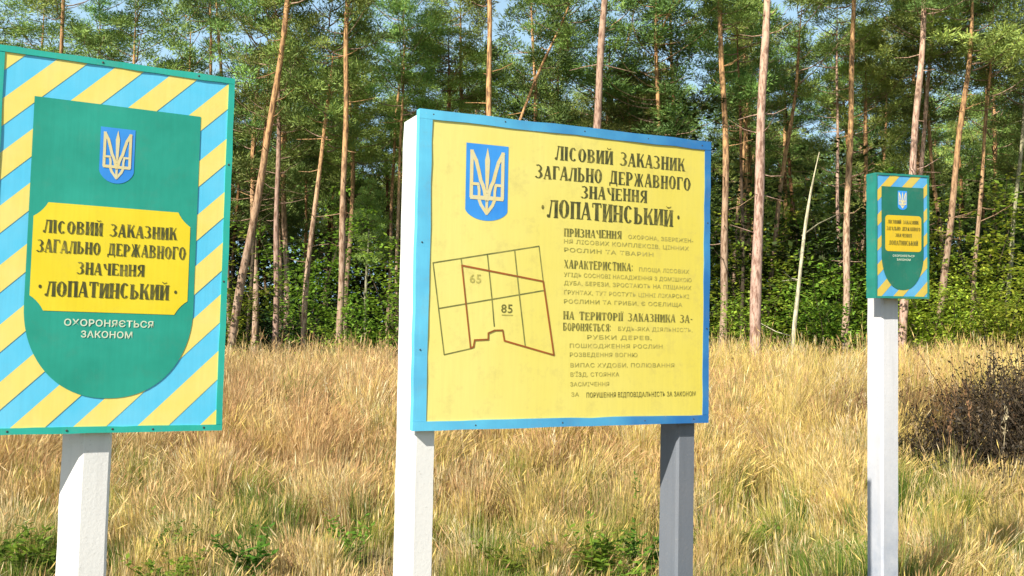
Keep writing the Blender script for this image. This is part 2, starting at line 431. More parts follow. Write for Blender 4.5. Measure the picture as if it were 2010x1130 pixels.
def glyph(ch):
    o = []; w = 0.60
    if ch in 'ИЙЇ' and ch != 'Ї':
        stem(o, 0.02); stem(o, 0.40); diag(o, 0.16, 0.06, 0.38, 0.92, 0.07)
        if ch == 'Й':
            ring(o, 0.31, 1.22, 0.17, 0.12, math.pi, 2 * math.pi, 0.05, 0.06, 8)
    elif ch in 'ІЇ':
        w = 0.24; stem(o, 0.02)
        if ch == 'Ї': bar(o, -0.04, 0.06, 1.1, 0.1); bar(o, 0.18, 0.28, 1.1, 0.1)
    elif ch == 'Л':
        stem(o, 0.40); bar(o, 0.16, 0.45, 0.93); diag(o, 0.06, 0.0, 0.20, 1.0, 0.07); ring(o, 0.04, 0.09, 0.10, 0.10, 0, 2 * math.pi, 0.10, 0.10, 8)
    elif ch == 'Д':
        w = 0.66; stem(o, 0.40, 0.1); bar(o, 0.16, 0.45, 0.93); diag(o, 0.12, 0.1, 0.20, 1.0, 0.08); bar(o, 0.0, 0.66, 0.05, 0.09); bar(o, 0.0, 0.08, -0.12, 0.18); bar(o, 0.58, 0.66, -0.12, 0.18)
    elif ch == 'С': ring(o, 0.31, 0.5, 0.30, 0.51, 0.75, 2 * math.pi - 0.75)
    elif ch == 'Є': ring(o, 0.31, 0.5, 0.30, 0.51, 0.75, 2 * math.pi - 0.75); bar(o, 0.1, 0.46, 0.47)
    elif ch == 'О': ring(o, 0.31, 0.5, 0.31, 0.51, 0, 2 * math.pi, n=20); w = 0.62
    elif ch == 'В':
        stem(o, 0.02); ring(o, 0.24, 0.75, 0.30, 0.26, -H2, H2, 0.17); ring(o, 0.24, 0.27, 0.35, 0.28, -H2, H2, 0.19)
    elif ch == 'Б':
        stem(o, 0.02); bar(o, 0.1, 0.52, 0.93); bar(o, 0.46, 0.52, 0.78, 0.16); ring(o, 0.22, 0.30, 0.36, 0.31, -H2, H2, 0.19)
    elif ch == 'Р': w = 0.56; stem(o, 0.02); ring(o, 0.22, 0.70, 0.33, 0.31, -H2, H2, 0.18)
    elif ch == 'Ь': w = 0.56; stem(o, 0.02); ring(o, 0.22, 0.30, 0.33, 0.31, -H2, H2, 0.18)
    elif ch == 'З':
        w = 0.54; ring(o, 0.20, 0.75, 0.29, 0.26, -H2, 2.3, 0.17); ring(o, 0.20, 0.27, 0.33, 0.28, -2.5, H2, 0.19)
    elif ch == 'А': diag(o, 0.00, 0.0, 0.26, 1.0, 0.07); diag(o, 0.40, 0.0, 0.22, 1.0, 0.19); bar(o, 0.1, 0.45, 0.26); bar(o, -0.04, 0.14, 0, 0.04); bar(o, 0.35, 0.64, 0, 0.04)
    elif ch == 'К': stem(o, 0.02); diag(o, 0.20, 0.42, 0.50, 1.0, 0.08); diag(o, 0.42, 0.0, 0.26, 0.60, 0.19); bar(o, 0.38, 0.66, 0, 0.04)
    elif ch == 'Н': stem(o, 0.02); stem(o, 0.40); bar(o, 0.2, 0.42, 0.47)
    elif ch == 'П': stem(o, 0.02); stem(o, 0.40); bar(o, 0.1, 0.5, 0.92)
    elif ch == 'Г': w = 0.50; stem(o, 0.02); bar(o, 0.1, 0.5, 0.93); bar(o, 0.44, 0.5, 0.72, 0.22)
    elif ch == 'Т': w = 0.58; stem(o, 0.19); bar(o, 0.0, 0.58, 0.93); bar(o, 0.0, 0.06, 0.74, 0.2); bar(o, 0.52, 0.58, 0.74, 0.2)
    elif ch == 'Е': w = 0.54; stem(o, 0.02); bar(o, 0.1, 0.52, 0.93); bar(o, 0.46, 0.52, 0.78, 0.16); bar(o, 0.2, 0.42, 0.48); bar(o, 0.1, 0.54, 0.0); bar(o, 0.48, 0.54, 0.0, 0.22)
    elif ch == 'Ж':
        w = 0.84; stem(o, 0.32); diag(o, 0.02, 0, 0.20, 0.55, 0.14); diag(o, 0.68, 0, 0.50, 0.55, 0.14); diag(o, 0.28, 0.45, 0.06, 1.0, 0.07); diag(o, 0.49, 0.45, 0.72, 1.0, 0.07)
    elif ch == 'Ч': stem(o, 0.40); ring(o, 0.36, 0.95, 0.34, 0.53, math.pi, math.pi * 1.5, 0.18, 0.08)
    elif ch == 'Я': stem(o, 0.38); ring(o, 0.38, 0.72, 0.34, 0.29, H2, math.pi * 1.5, 0.18); diag(o, 0.02, 0, 0.30, 0.48, 0.12)
    elif ch == 'Х': diag(o, 0.40, 0, 0.02, 1.0, 0.19); diag(o, 0.03, 0, 0.46, 1.0, 0.07)
    elif ch == 'И': pass
    elif ch == ' ': w = 0.42
    elif ch == '-': w = 0.3; bar(o, 0.03, 0.27, 0.42, 0.1)
    elif ch == ':': w = 0.2; bar(o, 0.04, 0.16, 0.1, 0.14); bar(o, 0.04, 0.16, 0.6, 0.14)
    return o, w

def write(sheet, text, x0, x1, yc0, yc1, h, gap=0.10, bold=1.0):
    jr = random.Random(int(yc0 * 5000) + len(text))
    """text between x0 and x1, baseline drifting a little as hand lettering does"""
    items = [glyph(c) for c in text]
    tot = sum(w for _, w in items) + gap * (len(items) - 1)
    k = (x1 - x0) / tot
    cx = 0.0
    r = random.Random(len(text) * 31 + int(x0 * 1000))
    for g, w in items:
        t = cx / tot
        yb = yc0 + (yc1 - yc0) * t - h / 2 + r.uniform(-0.02, 0.02) * h
        sh = r.uniform(0.96, 1.04)
        for p in g:
            sheet.poly([(x0 + (cx + a + jr.uniform(-0.014, 0.014)) * k, yb + (b_ + jr.uniform(-0.014, 0.014)) * h * sh) for a, b_ in p])
        cx += w + gap

def small_text(body, x0, x1, yc, h, y, mat, parent, name="lettering", fit=True, bold=0.0):
    c = bpy.data.curves.new(name, 'FONT')
    c.body = body
    c.size = 1.0
    c.resolution_u = 2
    c.offset = bold
    c.space_character = 1.08
    tmp = bpy.data.objects.new(name, c)
    COL.objects.link(tmp)
    dg = bpy.context.evaluated_depsgraph_get()
    me = bpy.data.meshes.new_from_object(tmp.evaluated_get(dg))
    bpy.data.objects.remove(tmp)
    bpy.data.curves.remove(c)
    co = np.zeros(len(me.vertices) * 3, np.float32); me.vertices.foreach_get("co", co); co = co.reshape(-1, 3)
    mn, mx_ = co.min(0), co.max(0)
    out = np.zeros_like(co)
    out[:, 0] = x0 + (co[:, 0] - mn[0]) / (mx_[0] - mn[0]) * (x1 - x0)
    out[:, 2] = yc - h / 2 + co[:, 1] / 0.73 * h
    out[:, 1] = y
    me.vertices.foreach_set("co", out.ravel())
    me.materials.clear(); me.materials.append(mat)
    me.name = name
    me.update()
    return link(bpy.data.objects.new(name, me), parent)

def box(name, x0, x1, y0, y1, z0, z1, mat, parent, bev=0.002):
    import bmesh
    bm = bmesh.new()
    bmesh.ops.create_cube(bm, size=1.0)
    for v in bm.verts:
        v.co = ((x0 + x1) / 2 + v.co.x * (x1 - x0), (y0 + y1) / 2 + v.co.y * (y1 - y0), (z0 + z1) / 2 + v.co.z * (z1 - z0))
    if bev:
        bmesh.ops.bevel(bm, geom=bm.edges[:], offset=bev, segments=2, affect='EDGES')
    me = bpy.data.meshes.new(name); bm.to_mesh(me); bm.free()
    me.materials.append(mat)
    return link(bpy.data.objects.new(name, me), parent)

def rail(name, x0, x1, y0, y1, z0, z1, mat, parent, amp=0.0012):
    """a thin painted rail whose outer edge waves a little, like a hand-cut strip"""
    horiz = (x1 - x0) > (z1 - z0)
    n = 14
    r = random.Random(int((x0 + z0 * 3) * 977))
    rings = []
    for i in range(n + 1):
        t = i / n
        a, b_, c_ = r.uniform(-amp, amp), r.uniform(-amp, amp), r.uniform(-amp, amp) * 0.6
        if i in (0, n): a = b_ = 0
        if horiz:
            x = x0 + (x1 - x0) * t
            rings.append([(x, y0 + c_, z0 + a), (x, y1, z0 + a), (x, y1, z1 + b_), (x, y0 + c_, z1 + b_)])
        else:
            z = z0 + (z1 - z0) * t
            rings.append([(x0 + a, y0 + c_, z), (x1 + b_, y0 + c_, z), (x1 + b_, y1, z), (x0 + a, y1, z)])
    v = [p for q in rings for p in q]
    f = [[0, 1, 2, 3][::-1], [n * 4 + k for k in range(4)]]
    for i in range(n):
        for k in range(4):
            f.append([i * 4 + k, i * 4 + (k + 1) % 4, i * 4 + 4 + (k + 1) % 4, i * 4 + 4 + k])
    if horiz: pass
    return poly_obj(name, v, f, mat, parent)

def post(prof, z0, z1, mat, parent, label=None):
    """concrete post of the given plan outline (x, y), slightly uneven along its length"""
    n = 26; k = len(prof)
    r = random.Random(int(prof[0][0] * 1000))
    cx = sum(p[0] for p in prof) / k; cy = sum(p[1] for p in prof) / k
    v = []
    for i in range(n + 1):
        z = z0 + (z1 - z0) * i / n
        s = 1 + r.uniform(-0.012, 0.012)
        if i == n: s = 0.95
        dx = r.uniform(-0.0008, 0.0008)
        # blunt the corners
        for a in range(k):
            p, q, w = prof[a - 1], prof[a], prof[(a + 1) % k]
            for t_, o_ in ((0.09, p), (0.09, w)):
                x = q[0] + (o_[0] - q[0]) * t_; y = q[1] + (o_[1] - q[1]) * t_
                v.append((cx + (x - cx) * s + dx, cy + (y - cy) * s if y > 0.04 else y, z))
    kk = 2 * k
    f = [[kk * n + a for a in range(kk)], list(range(kk))[::-1]]
    for i in range(n):
        for a in range(kk):
            f.append([i * kk + a, i * kk + (a + 1) % kk, (i + 1) * kk + (a + 1) % kk, (i + 1) * kk + a])
    o_ = poly_obj("post", v, f, mat, parent)
    if label: o_['label'] = label
    return o_

def nail(x, z, y, parent, r=0.0035):
    v = [(x, y - 0.0022, z)]; n = 8
    for i in range(n): v.append((x + r * math.cos(i * 2 * math.pi / n), y - 0.001, z + r * math.sin(i * 2 * math.pi / n)))
    for i in range(n): v.append((x + r * math.cos(i * 2 * math.pi / n), y + 0.003, z + r * math.sin(i * 2 * math.pi / n)))
    f = []
    for i in range(n):
        j = (i + 1) % n
        f.append([0, 1 + j, 1 + i]); f.append([1 + i, 1 + j, 1 + n + j, 1 + n + i])
    return poly_obj("nail", v, f, M['nail'], parent)

def clip(pts, x0, x1, z0, z1):
    for ax, lim, sg in ((0, x0, 1), (0, x1, -1), (1, z0, 1), (1, z1, -1)):
        out = []
        for p, q in zip(pts, pts[1:] + pts[:1]):
            ip = (p[ax] - lim) * sg >= 0; iq = (q[ax] - lim) * sg >= 0
            if ip: out.append(p)
            if ip != iq:
                t = (lim - p[ax]) / (q[ax] - p[ax])
                out.append((p[0] + t * (q[0] - p[0]), p[1] + t * (q[1] - p[1])))
        pts = out
        if not pts: return []
    return pts

def sign_matrix(pos, yaw, tilt, roll):
    m_ = Matrix.Rotation(yaw, 4, 'Z') @ Matrix.Rotation(tilt, 4, 'X') @ Matrix.Rotation(roll, 4, 'Y')
    return Matrix.Translation(pos) @ m_

def sign_root(name, pos, rot, label, cat, group=None):
    """the Empty stands on the ground at the sign's foot; children keep the board's own coordinates"""
    mw = sign_matrix(Vector(pos), *rot)
    down = pos[2] + 0.02
    root = empty(name, mw @ Matrix.Translation((0, 0, -down)), label, cat, group)
    return root, down

def lift(root, down):
    """children were drawn with z = 0 at the board's foot; raise their meshes so the Empty sits at the ground"""
    seen = set()
    def rec(o_):
        for c in o_.children:
            if c.type == 'MESH' and c.data.name not in seen:
                seen.add(c.data.name); c.data.transform(Matrix.Translation((0, 0, down)))
            rec(c)
    rec(root)

def tryzub(sheet, cx, cz, sx, sz, w):
    """the trident: cx, cz its middle; sx half width, sz half height"""
    def P(x, z): return (cx + x * sx, cz + z * sz)
    for s in (-1, 1):
        sheet.line([P(s * 0.92, 0.92), P(s * 0.92, -0.50)], w)
        sheet.line([P(s * 0.92, 0.90), P(s * 0.66, 0.62), P(s * 0.50, 0.30), P(s * 0.38, 0.02), P(s * 0.24, -0.14), P(s * 0.12, -0.34)], w * 1.05)
        sheet.line([P(s * 0.92, -0.52), P(0, -0.52)], w * 1.1)
        sheet.line([P(s * 0.90, -0.10), P(s * 0.52, -0.10), P(s * 0.46, -0.30), P(s * 0.46, -0.50)], w * 0.8)
        sheet.line([P(s * 0.50, -0.52), P(s * 0.34, -0.74), P(0, -1.0)], w * 0.9)
        sheet.line([P(s * 0.16, -0.34), P(s * 0.10, -0.5), P(0, -0.62)], w * 0.8)
    sheet.poly([P(0, 1.06), P(0.15, 0.66), P(0.10, -0.05), P(0.0, -0.42), P(-0.10, -0.05), P(-0.15, 0.66)])
    sheet.line([P(0, -0.4), P(0, -0.95)], w * 0.8)

def shield_pts(x0, x1, z1, zc, zb):
    cx = (x0 + x1) / 2
    pts = [(x0, z1), (x1, z1)]
    for i in range(9):
        t = i / 8
        pts.append((x1 - (x1 - cx) * t ** 1.5, zc - (zc - zb) * math.sin(t * H2)))
    for i in range(7, -1, -1):
        t = i / 8
        pts.append((x0 + (cx - x0) * t ** 1.5, zc - (zc - zb) * math.sin(t * H2)))
    return pts

def emblem(parent, x0, x1, z1, zc, zb, y, w):
    em = Sheet(y); em.poly(shield_pts(x0, x1, z1, zc, zb)); e = em.build("emblem", M['shield_blue'], parent)
    tr = Sheet(y - 0.0009)
    tryzub(tr, (x0 + x1) / 2, (z1 + zb) / 2 + (z1 - zb) * 0.015, (x1 - x0) * 0.40, (z1 - zb) * 0.42, w)
    tr.build("trident", M['gold'], e)
    return e

PF = 0.004      # y of the panel's face behind the rail's face
# ---------------------------------------------------------------- striped boundary signs (left and right)
def striped_sign(name, pos, rot, W, H, th, fr, bands, green, plaque_pts, shield, post_prof, post_mat, label, post_label, darker=False):
    pal_ = dict(blue='darker_blue', yellow='darker_yellow', green='darker_green', frame='darker_green_frame', plaque='darker_plaque') if darker else dict(blue='stripe_blue', yellow='stripe_yellow', green='green', frame='green_frame', plaque='plaque')
    root, down = sign_root(name, pos, rot, label, 'sign', 'striped green nature reserve signs')
    pan = box("panel", fr * 0.8, W - fr * 0.8, PF, th - 0.002, fr * 0.8, H - fr * 0.8, M[pal_['blue']], root, 0)
    sh = Sheet(PF - 0.0008)
    for c_top, c_bot in bands:
        q = clip([(-2, -2 + c_top), (3, 3 + c_top), (3, 3 + c_bot), (-2, -2 + c_bot)], fr, W - fr, fr, H - fr)
        if len(q) > 2:
            sh2 = sh; sh2.poly(q)
    # each painted stripe is its own shape
    v = sh.v
    for f in sh.f:
        poly_obj("stripe", [v[i] for i in f], [list(range(len(f)))], M[pal_['yellow']], root)
    gx0, gx1, gz1, gzs, gzb = green
    gp = [(gx0, gz1), (gx1, gz1)]
    n = 40
    cx = (gx0 + gx1) / 2
    for i in range(n + 1):
        a = math.pi * i / n
        gp.append((cx + (gx1 - gx0) / 2 * math.copysign(abs(math.cos(a)) ** 0.92, math.cos(a)), gzs - (gzs - gzb) * abs(math.sin(a)) ** 0.96))
    g = Sheet(PF - 0.0022); g.poly(gp); g.build("shield_field", M[pal_['green']], root)
    pl = Sheet(PF - 0.0032); pl.poly(plaque_pts); plq = pl.build("plaque", M[pal_['plaque']], root)
    y = 0.0
    rail("frame_rail", 0, W, y, th, H - fr, H, M[pal_['frame']], root)
    rail("frame_rail", 0, W, y, th, 0, fr, M[pal_['frame']], root)
    rail("frame_rail", 0, fr, y + 0.0004, th - 0.0005, fr + 0.0006, H - fr - 0.0006, M[pal_['frame']], root)
    rail("frame_rail", W - fr, W, y + 0.0004, th - 0.0005, fr + 0.0006, H - fr - 0.0006, M[pal_['frame']], root)
    emblem(root, *shield[:5], PF - 0.0032, shield[5])
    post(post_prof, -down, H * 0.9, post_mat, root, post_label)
    return root, down, plq

# left sign
bandsL = []
for c in (1.19, 1.013, 0.842, 0.671, 0.480, 0.289, 0.106, -0.067, -0.243, -0.433, -0.629):
    bandsL.append((c, c - (0.088 if c > 0 else 0.096)))
def cut(x0, x1, z0, z1, cx, cz):
    pts = []
    for (ax, az, sx, sz) in ((x0, z0, 1, 1), (x1, z0, -1, 1), (x1, z1, -1, -1), (x0, z1, 1, -1)):
        arc = []
        for i in range(6):
            a = H2 * i / 5
            bl = 0.35   # corners cut by a shallow hollow
            xa, za = ax + sx * cx * math.cos(a), az + sz * cz * math.sin(a)
            xb, zb_ = ax + sx * cx * (1 - i / 5), az + sz * cz * (i / 5)
            arc.append((xa * bl + xb * (1 - bl), za * bl + zb_ * (1 - bl)))
        if (sx, sz) in ((1, 1), (-1, -1)): arc = arc[::-1]
        pts += arc
    return pts
pl_pts = cut(0.122, 0.592, 0.382, 0.722, 0.040, 0.046)
rootL, dnL, plqL = striped_sign("boundary_sign", (-1.60755, 2.93219, 1.37149), (0.48784, 0.01125, 0.01288), 0.72, 1.2, 0.035, 0.020,
    bandsL, (0.108, 0.612, 1.053, 0.40, 0.109), pl_pts, (0.303, 0.408, 0.981, 0.840, 0.800, 0.0085),
    [(0.292, 0.035), (0.382, 0.035), (0.384, 0.115), (0.235, 0.115)], M['post_white'],
    "large green sign edged in blue and yellow stripes on a single bright white post", "white post with a slanting left face")
yl = PF - 0.0042
s_ = Sheet(yl); write(s_, "ЛІСОВИЙ ЗАКАЗНИК", 0.152, 0.549, 0.646, 0.650, 0.040); s_.build("lettering", M['letter_dark'], plqL)
s_ = Sheet(yl); write(s_, "ЗАГАЛЬНО ДЕРЖАВНОГО", 0.136, 0.580, 0.585, 0.586, 0.040); s_.build("lettering", M['letter_dark'], plqL)
s_ = Sheet(yl); write(s_, "ЗНАЧЕННЯ", 0.253, 0.453, 0.520, 0.522, 0.038); s_.build("lettering", M['letter_dark'], plqL)
s_ = Sheet(yl); write(s_, "ЛОПАТИНСЬКИЙ", 0.166, 0.531, 0.452, 0.454, 0.048, 0.08)
s_.build("lettering", M['letter_dark'], plqL)
for dx in (0.150, 0.553):
    s_ = Sheet(yl); s_.poly([(dx + 0.0045 * math.cos(a * H2 / 2), 0.457 + 0.006 * math.sin(a * H2 / 2)) for a in range(8)])
    s_.build("dot", M['letter_dark'], plqL)
small_text("ОХОРОНЯЄТЬСЯ", 0.223, 0.488, 0.348, 0.021, PF - 0.0036, M['letter_white'], rootL, bold=0.018)
small_text("ЗАКОНОМ", 0.273, 0.425, 0.312, 0.021, PF - 0.0036, M['letter_white'], rootL, bold=0.018)
for x, z in ((0.245, 0.010), (0.378, 0.012), (0.50, 0.009), (0.66, 0.011), (0.08, 0.010), (0.30, 1.190), (0.60, 1.191), (0.707, 0.5), (0.709, 0.9)):
    nail(x, z, 0.0, rootL)
lift(rootL, dnL)

# right, smaller sign
bandsR = []
c = 0.750
while c > -0.45:
    bandsR.append((c, c - 0.066)); c -= 0.143
def roundrect(x0, x1, z0, z1, r):
    pts = []
    for (cx_, cz_, a0) in ((x1 - r, z1 - r, 0), (x0 + r, z1 - r, 1), (x0 + r, z0 + r, 2), (x1 - r, z0 + r, 3)):
        for i in range(5):
            a = (a0 + i / 4) * H2
            pts.append((cx_ + r * math.cos(a), cz_ + r * math.sin(a)))
    return pts
rootR, dnR, plqR = striped_sign("boundary_sign", (2.07669, 5.51759, 1.94961), (0.28018, 0.04504, -0.00146), 0.3645, 0.72, 0.085, 0.012,
    bandsR, (0.041, 0.327, 0.644, 0.26, 0.048), roundrect(0.065, 0.311, 0.271, 0.479, 0.020), (0.150, 0.213, 0.622, 0.530, 0.512, 0.0055),
    [(0.108, 0.085), (0.226, 0.085), (0.226, 0.235), (0.108, 0.235)], M['post_white_shaded'],
    "small green box-shaped sign with blue and yellow stripes on a white post", "white post, shade painted grey-blue towards the foot", darker=True)
s_ = Sheet(PF - 0.0042); write(s_, "ЛІСОВИЙ ЗАКАЗНИК", 0.082, 0.292, 0.441, 0.441, 0.021); s_.build("lettering", M['letter_dark'], plqR)
s_ = Sheet(PF - 0.0042); write(s_, "ЗАГАЛЬНО ДЕРЖАВНОГО", 0.074, 0.302, 0.402, 0.402, 0.021); s_.build("lettering", M['letter_dark'], plqR)
s_ = Sheet(PF - 0.0042); write(s_, "ЗНАЧЕННЯ", 0.132, 0.244, 0.364, 0.364, 0.020); s_.build("lettering", M['letter_dark'], plqR)
s_ = Sheet(PF - 0.0042); write(s_, "ЛОПАТИНСЬКИЙ", 0.090, 0.286, 0.320, 0.320, 0.026); s_.build("lettering", M['letter_dark'], plqR)
small_text("ОХОРОНЯЄТЬСЯ", 0.115, 0.262, 0.246, 0.012, PF - 0.0036, M['letter_white'], rootR, bold=0.01)
small_text("ЗАКОНОМ", 0.142, 0.236, 0.224, 0.012, PF - 0.0036, M['letter_white'], rootR, bold=0.01)
lift(rootR, dnR)

# ---------------------------------------------------------------- central information sign
rootC, dnC = sign_root("information_sign", (-0.36587, 3.59363, 1.33605), (0.42421, 0.03578, 0.00355),
    "wide yellow information sign with blue frame, forest plan and Cyrillic text on two posts", 'sign')
Wc, Hc, th, fr = 1.316, 1.2, 0.035, 0.034
box("panel", 0.045, Wc - 0.024, PF, th - 0.002, 0.030, Hc - 0.030, M['board_yellow'], rootC, 0)
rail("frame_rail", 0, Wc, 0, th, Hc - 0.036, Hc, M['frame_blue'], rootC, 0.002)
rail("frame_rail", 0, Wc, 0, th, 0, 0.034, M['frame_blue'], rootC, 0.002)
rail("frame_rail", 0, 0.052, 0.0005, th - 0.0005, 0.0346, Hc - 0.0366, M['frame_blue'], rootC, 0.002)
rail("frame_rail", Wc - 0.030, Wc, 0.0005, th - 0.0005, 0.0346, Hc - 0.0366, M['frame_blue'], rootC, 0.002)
emblem(rootC, 0.191, 0.367, 1.090, 0.835, 0.796, PF - 0.0008, 0.014)
yt = PF - 0.0010
def head(t, x0, x1, z0, z1, h, g=0.10, mat='letter_dark'):
    s = Sheet(yt); write(s, t, x0, x1, z0, z1, h, g); return s.build("lettering", M[mat], rootC)
head("ЛІСОВИЙ ЗАКАЗНИК", 0.571, 1.184, 1.086, 1.090, 0.054)
head("ЗАГАЛЬНО ДЕРЖАВНОГО", 0.485, 1.214, 1.005, 1.010, 0.054)
head("ЗНАЧЕННЯ", 0.690, 0.999, 0.938, 0.941, 0.050)
s_ = Sheet(yt); write(s_, "ЛОПАТИНСЬКИЙ", 0.541, 1.127, 0.862, 0.860, 0.070, 0.08)
s_.build("lettering", M['letter_dark'], rootC)
for dx in (0.519, 1.155):
    s_ = Sheet(yt); s_.poly([(dx + 0.006 * math.cos(a * H2 / 2), 0.865 + 0.009 * math.sin(a * H2 / 2)) for a in range(8)])
    s_.build("dot", M['letter_dark'], rootC)
head("ПРИЗНАЧЕННЯ", 0.614, 0.879, 0.771, 0.775, 0.032, mat='letter_mid')
head("ХАРАКТЕРИСТИКА:", 0.617, 0.935, 0.645, 0.645, 0.033, mat='letter_mid')
head("НА ТЕРИТОРІЇ ЗАКАЗНИКА ЗА-", 0.617, 1.231, 0.441, 0.438, 0.032, mat='letter_mid')
head("БОРОНЯЄТЬСЯ:", 0.617, 0.835, 0.395, 0.395, 0.030, mat='letter_mid')
for t, x0, x1, z in (
        ("ОХОРОНА, ЗБЕРЕЖЕН-", 0.911, 1.230, 0.770), ("НЯ ЛІСОВИХ КОМПЛЕКСІВ, ЦІННИХ", 0.615, 1.209, 0.736), ("РОСЛИН ТА ТВАРИН", 0.616, 1.033, 0.702),
        ("ПЛОЩА ЛІСОВИХ", 0.965, 1.211, 0.638), ("УГІДЬ СОСНОВІ НАСАДЖЕННЯ З ДОМІШКОЮ", 0.617, 1.224, 0.603), ("ДУБА, БЕРЕЗИ, ЗРОСТАЮТЬ НА ПІЩАНИХ", 0.618, 1.224, 0.570),
        ("ҐРУНТАХ, ТУТ РОСТУТЬ ЦІННІ ЛІКАРСЬКІ", 0.619, 1.212, 0.533), ("РОСЛИНИ ТА ГРИБИ, Є ОСЕЛИЩА", 0.619, 1.179, 0.497),
        ("БУДЬ-ЯКА ДІЯЛЬНІСТЬ,", 0.869, 1.232, 0.392), ("РУБКИ ДЕРЕВ,", 0.726, 1.030, 0.356), ("ПОШКОДЖЕННЯ РОСЛИН", 0.648, 1.083, 0.321),
        ("РОЗВЕДЕННЯ ВОГНЮ", 0.649, 0.962, 0.2855), ("ВИПАС ХУДОБИ, ПОЛЮВАННЯ", 0.652, 1.142, 0.2435), ("В'ЇЗД, СТОЯНКА", 0.653, 0.877, 0.2065),
        ("ЗАСМІЧЕННЯ", 0.653, 0.830, 0.168), ("ЗА", 0.658, 0.693, 0.1275)):
    small_text(t, x0, x1, z, 0.0165, yt, M['letter_faded'], rootC, bold=0.008)
small_text("ПОРУШЕННЯ ВІДПОВІДАЛЬНІСТЬ ЗА ЗАКОНОМ", 0.727, 1.250, 0.124, 0.020, yt, M['letter_mid'], rootC, bold=0.012)
# forest plan
mp = Sheet(yt)
for pts in ([(0.066, 0.625), (0.505, 0.710)], [(0.066, 0.625), (0.118, 0.282)], [(0.093, 0.455), (0.532, 0.537)],
            [(0.178, 0.647), (0.182, 0.620)], [(0.286, 0.664), (0.308, 0.499), (0.320, 0.392)], [(0.400, 0.688), (0.423, 0.518), (0.452, 0.320)],
            [(0.505, 0.710), (0.526, 0.572)], [(0.118, 0.282), (0.231, 0.307)]):
    mp.line(pts, 0.0042)
mp.build("plan_line", M['map_dark'], rootC)
mr_ = Sheet(yt - 0.0006)
mr_.line([(0.182, 0.620), (0.526, 0.572)], 0.0065)
mr_.line([(0.182, 0.620), (0.224, 0.308)], 0.0058)
mr_.line([(0.526, 0.572), (0.578, 0.284)], 0.0072)
mr_.line([(0.224, 0.308), (0.236, 0.312), (0.240, 0.338), (0.296, 0.341), (0.296, 0.365), (0.322, 0.376), (0.356, 0.377), (0.364, 0.337), (0.578, 0.283)], 0.0066)
tag(mr_.build("plan_line", M['map_red'], rootC), "red-brown reserve boundary line of the plan")
small_text("65", 0.215, 0.262, 0.573, 0.034, yt, M['letter_faded'], rootC, bold=0.012)
small_text("85", 0.348, 0.396, 0.462, 0.034, yt, M['letter_mid'], rootC, bold=0.012)
s_ = Sheet(yt); s_.line([(0.352, 0.436), (0.396, 0.436)], 0.004); s_.build("plan_line", M['letter_faded'], rootC)
for x, z in ((0.055, 1.183), (0.35, 1.186), (0.70, 1.184), (1.0, 1.183), (1.27, 1.18), (0.02, 0.7), (0.022, 0.3), (1.302, 0.4), (1.302, 0.85), (0.25, 0.016), (0.62, 0.017), (1.0, 0.016), (1.24, 0.018)):
    nail(x, z, 0.0, rootC, 0.003)
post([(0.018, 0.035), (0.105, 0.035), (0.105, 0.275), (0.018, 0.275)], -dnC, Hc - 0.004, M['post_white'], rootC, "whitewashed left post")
post([(1.186, 0.035), (1.277, 0.035), (1.277, 0.180), (1.186, 0.180)], -dnC, Hc - 0.05, M['post_grey'], rootC, "grey right post")
lift(rootC, dnC)

# ------------------------------------------------------------------ foliage building
def rand_unit(n):
    v = rng.normal(size=(n, 3)); return v / np.linalg.norm(v, axis=1, keepdims=True)

def diamonds(base, d, L, W, flat=None):
    """leaf-shaped quads: base point, direction, length, width"""
    n = len(base)
    r = rand_unit(n) if flat is None else flat
    s = np.cross(d, r); s /= (np.linalg.norm(s, axis=1, keepdims=True) + 1e-9)
    L = np.broadcast_to(L, n)[:, None]; W = np.broadcast_to(W, n)[:, None]
    v = np.stack([base, base + d * L * 0.5 + s * W * 0.5, base + d * L, base + d * L * 0.5 - s * W * 0.5], 1).reshape(-1, 3)
    q = np.arange(n * 4).reshape(n, 4)
    return v, q

def tube(pts, rad, sides=8):
    pts = np.asarray(pts, float); n = len(pts)
    v = []; q = []
    tg = np.gradient(pts, axis=0); tg /= np.linalg.norm(tg, axis=1, keepdims=True)
    ref = np.array([0, 1.0, 0.01]) if abs(tg[0][2]) > 0.6 else np.array([0, 0, 1.0])
    for i in range(n):
        a = np.cross(tg[i], ref); a /= np.linalg.norm(a); b_ = np.cross(tg[i], a)
        for k in range(sides):
            th_ = 2 * math.pi * k / sides
            v.append(pts[i] + rad[i] * (a * math.cos(th_) + b_ * math.sin(th_)))
    for i in range(n - 1):
        for k in range(sides):
            q.append([i * sides + k, i * sides + (k + 1) % sides, (i + 1) * sides + (k + 1) % sides, (i + 1) * sides + k])
    return np.array(v), np.array(q)

class Acc:
    def __init__(self): self.v = []; self.q = []; self.m = []; self.c = []; self.n = 0
    def add(self, v, q, mat=0, tint=(1, 1, 1)):
        self.v.append(v); self.q.append(q + self.n); self.m.append(np.full(len(q), mat)); self.n += len(v)
        t = np.asarray(tint, float)
        self.c.append(np.broadcast_to(t, (len(v), 3)) if t.ndim == 1 else t)
    def mesh(self, name, mats, smooth=False):
        return np_mesh(name, np.concatenate(self.v), np.concatenate(self.q), None, np.concatenate(self.c), mats, np.concatenate(self.m), None, smooth)

def tint_for(nleaf, var, warm=0.0):
    b_ = 1 + rng.uniform(-var, var, nleaf)
    y = rng.uniform(0, warm, nleaf) if warm else np.zeros(nleaf)
    t = np.stack([b_ * (1 + y), b_ * (1 + y * 0.3), b_ * (1 - y * 0.3)], 1)
    return np.repeat(t, 4, 0)

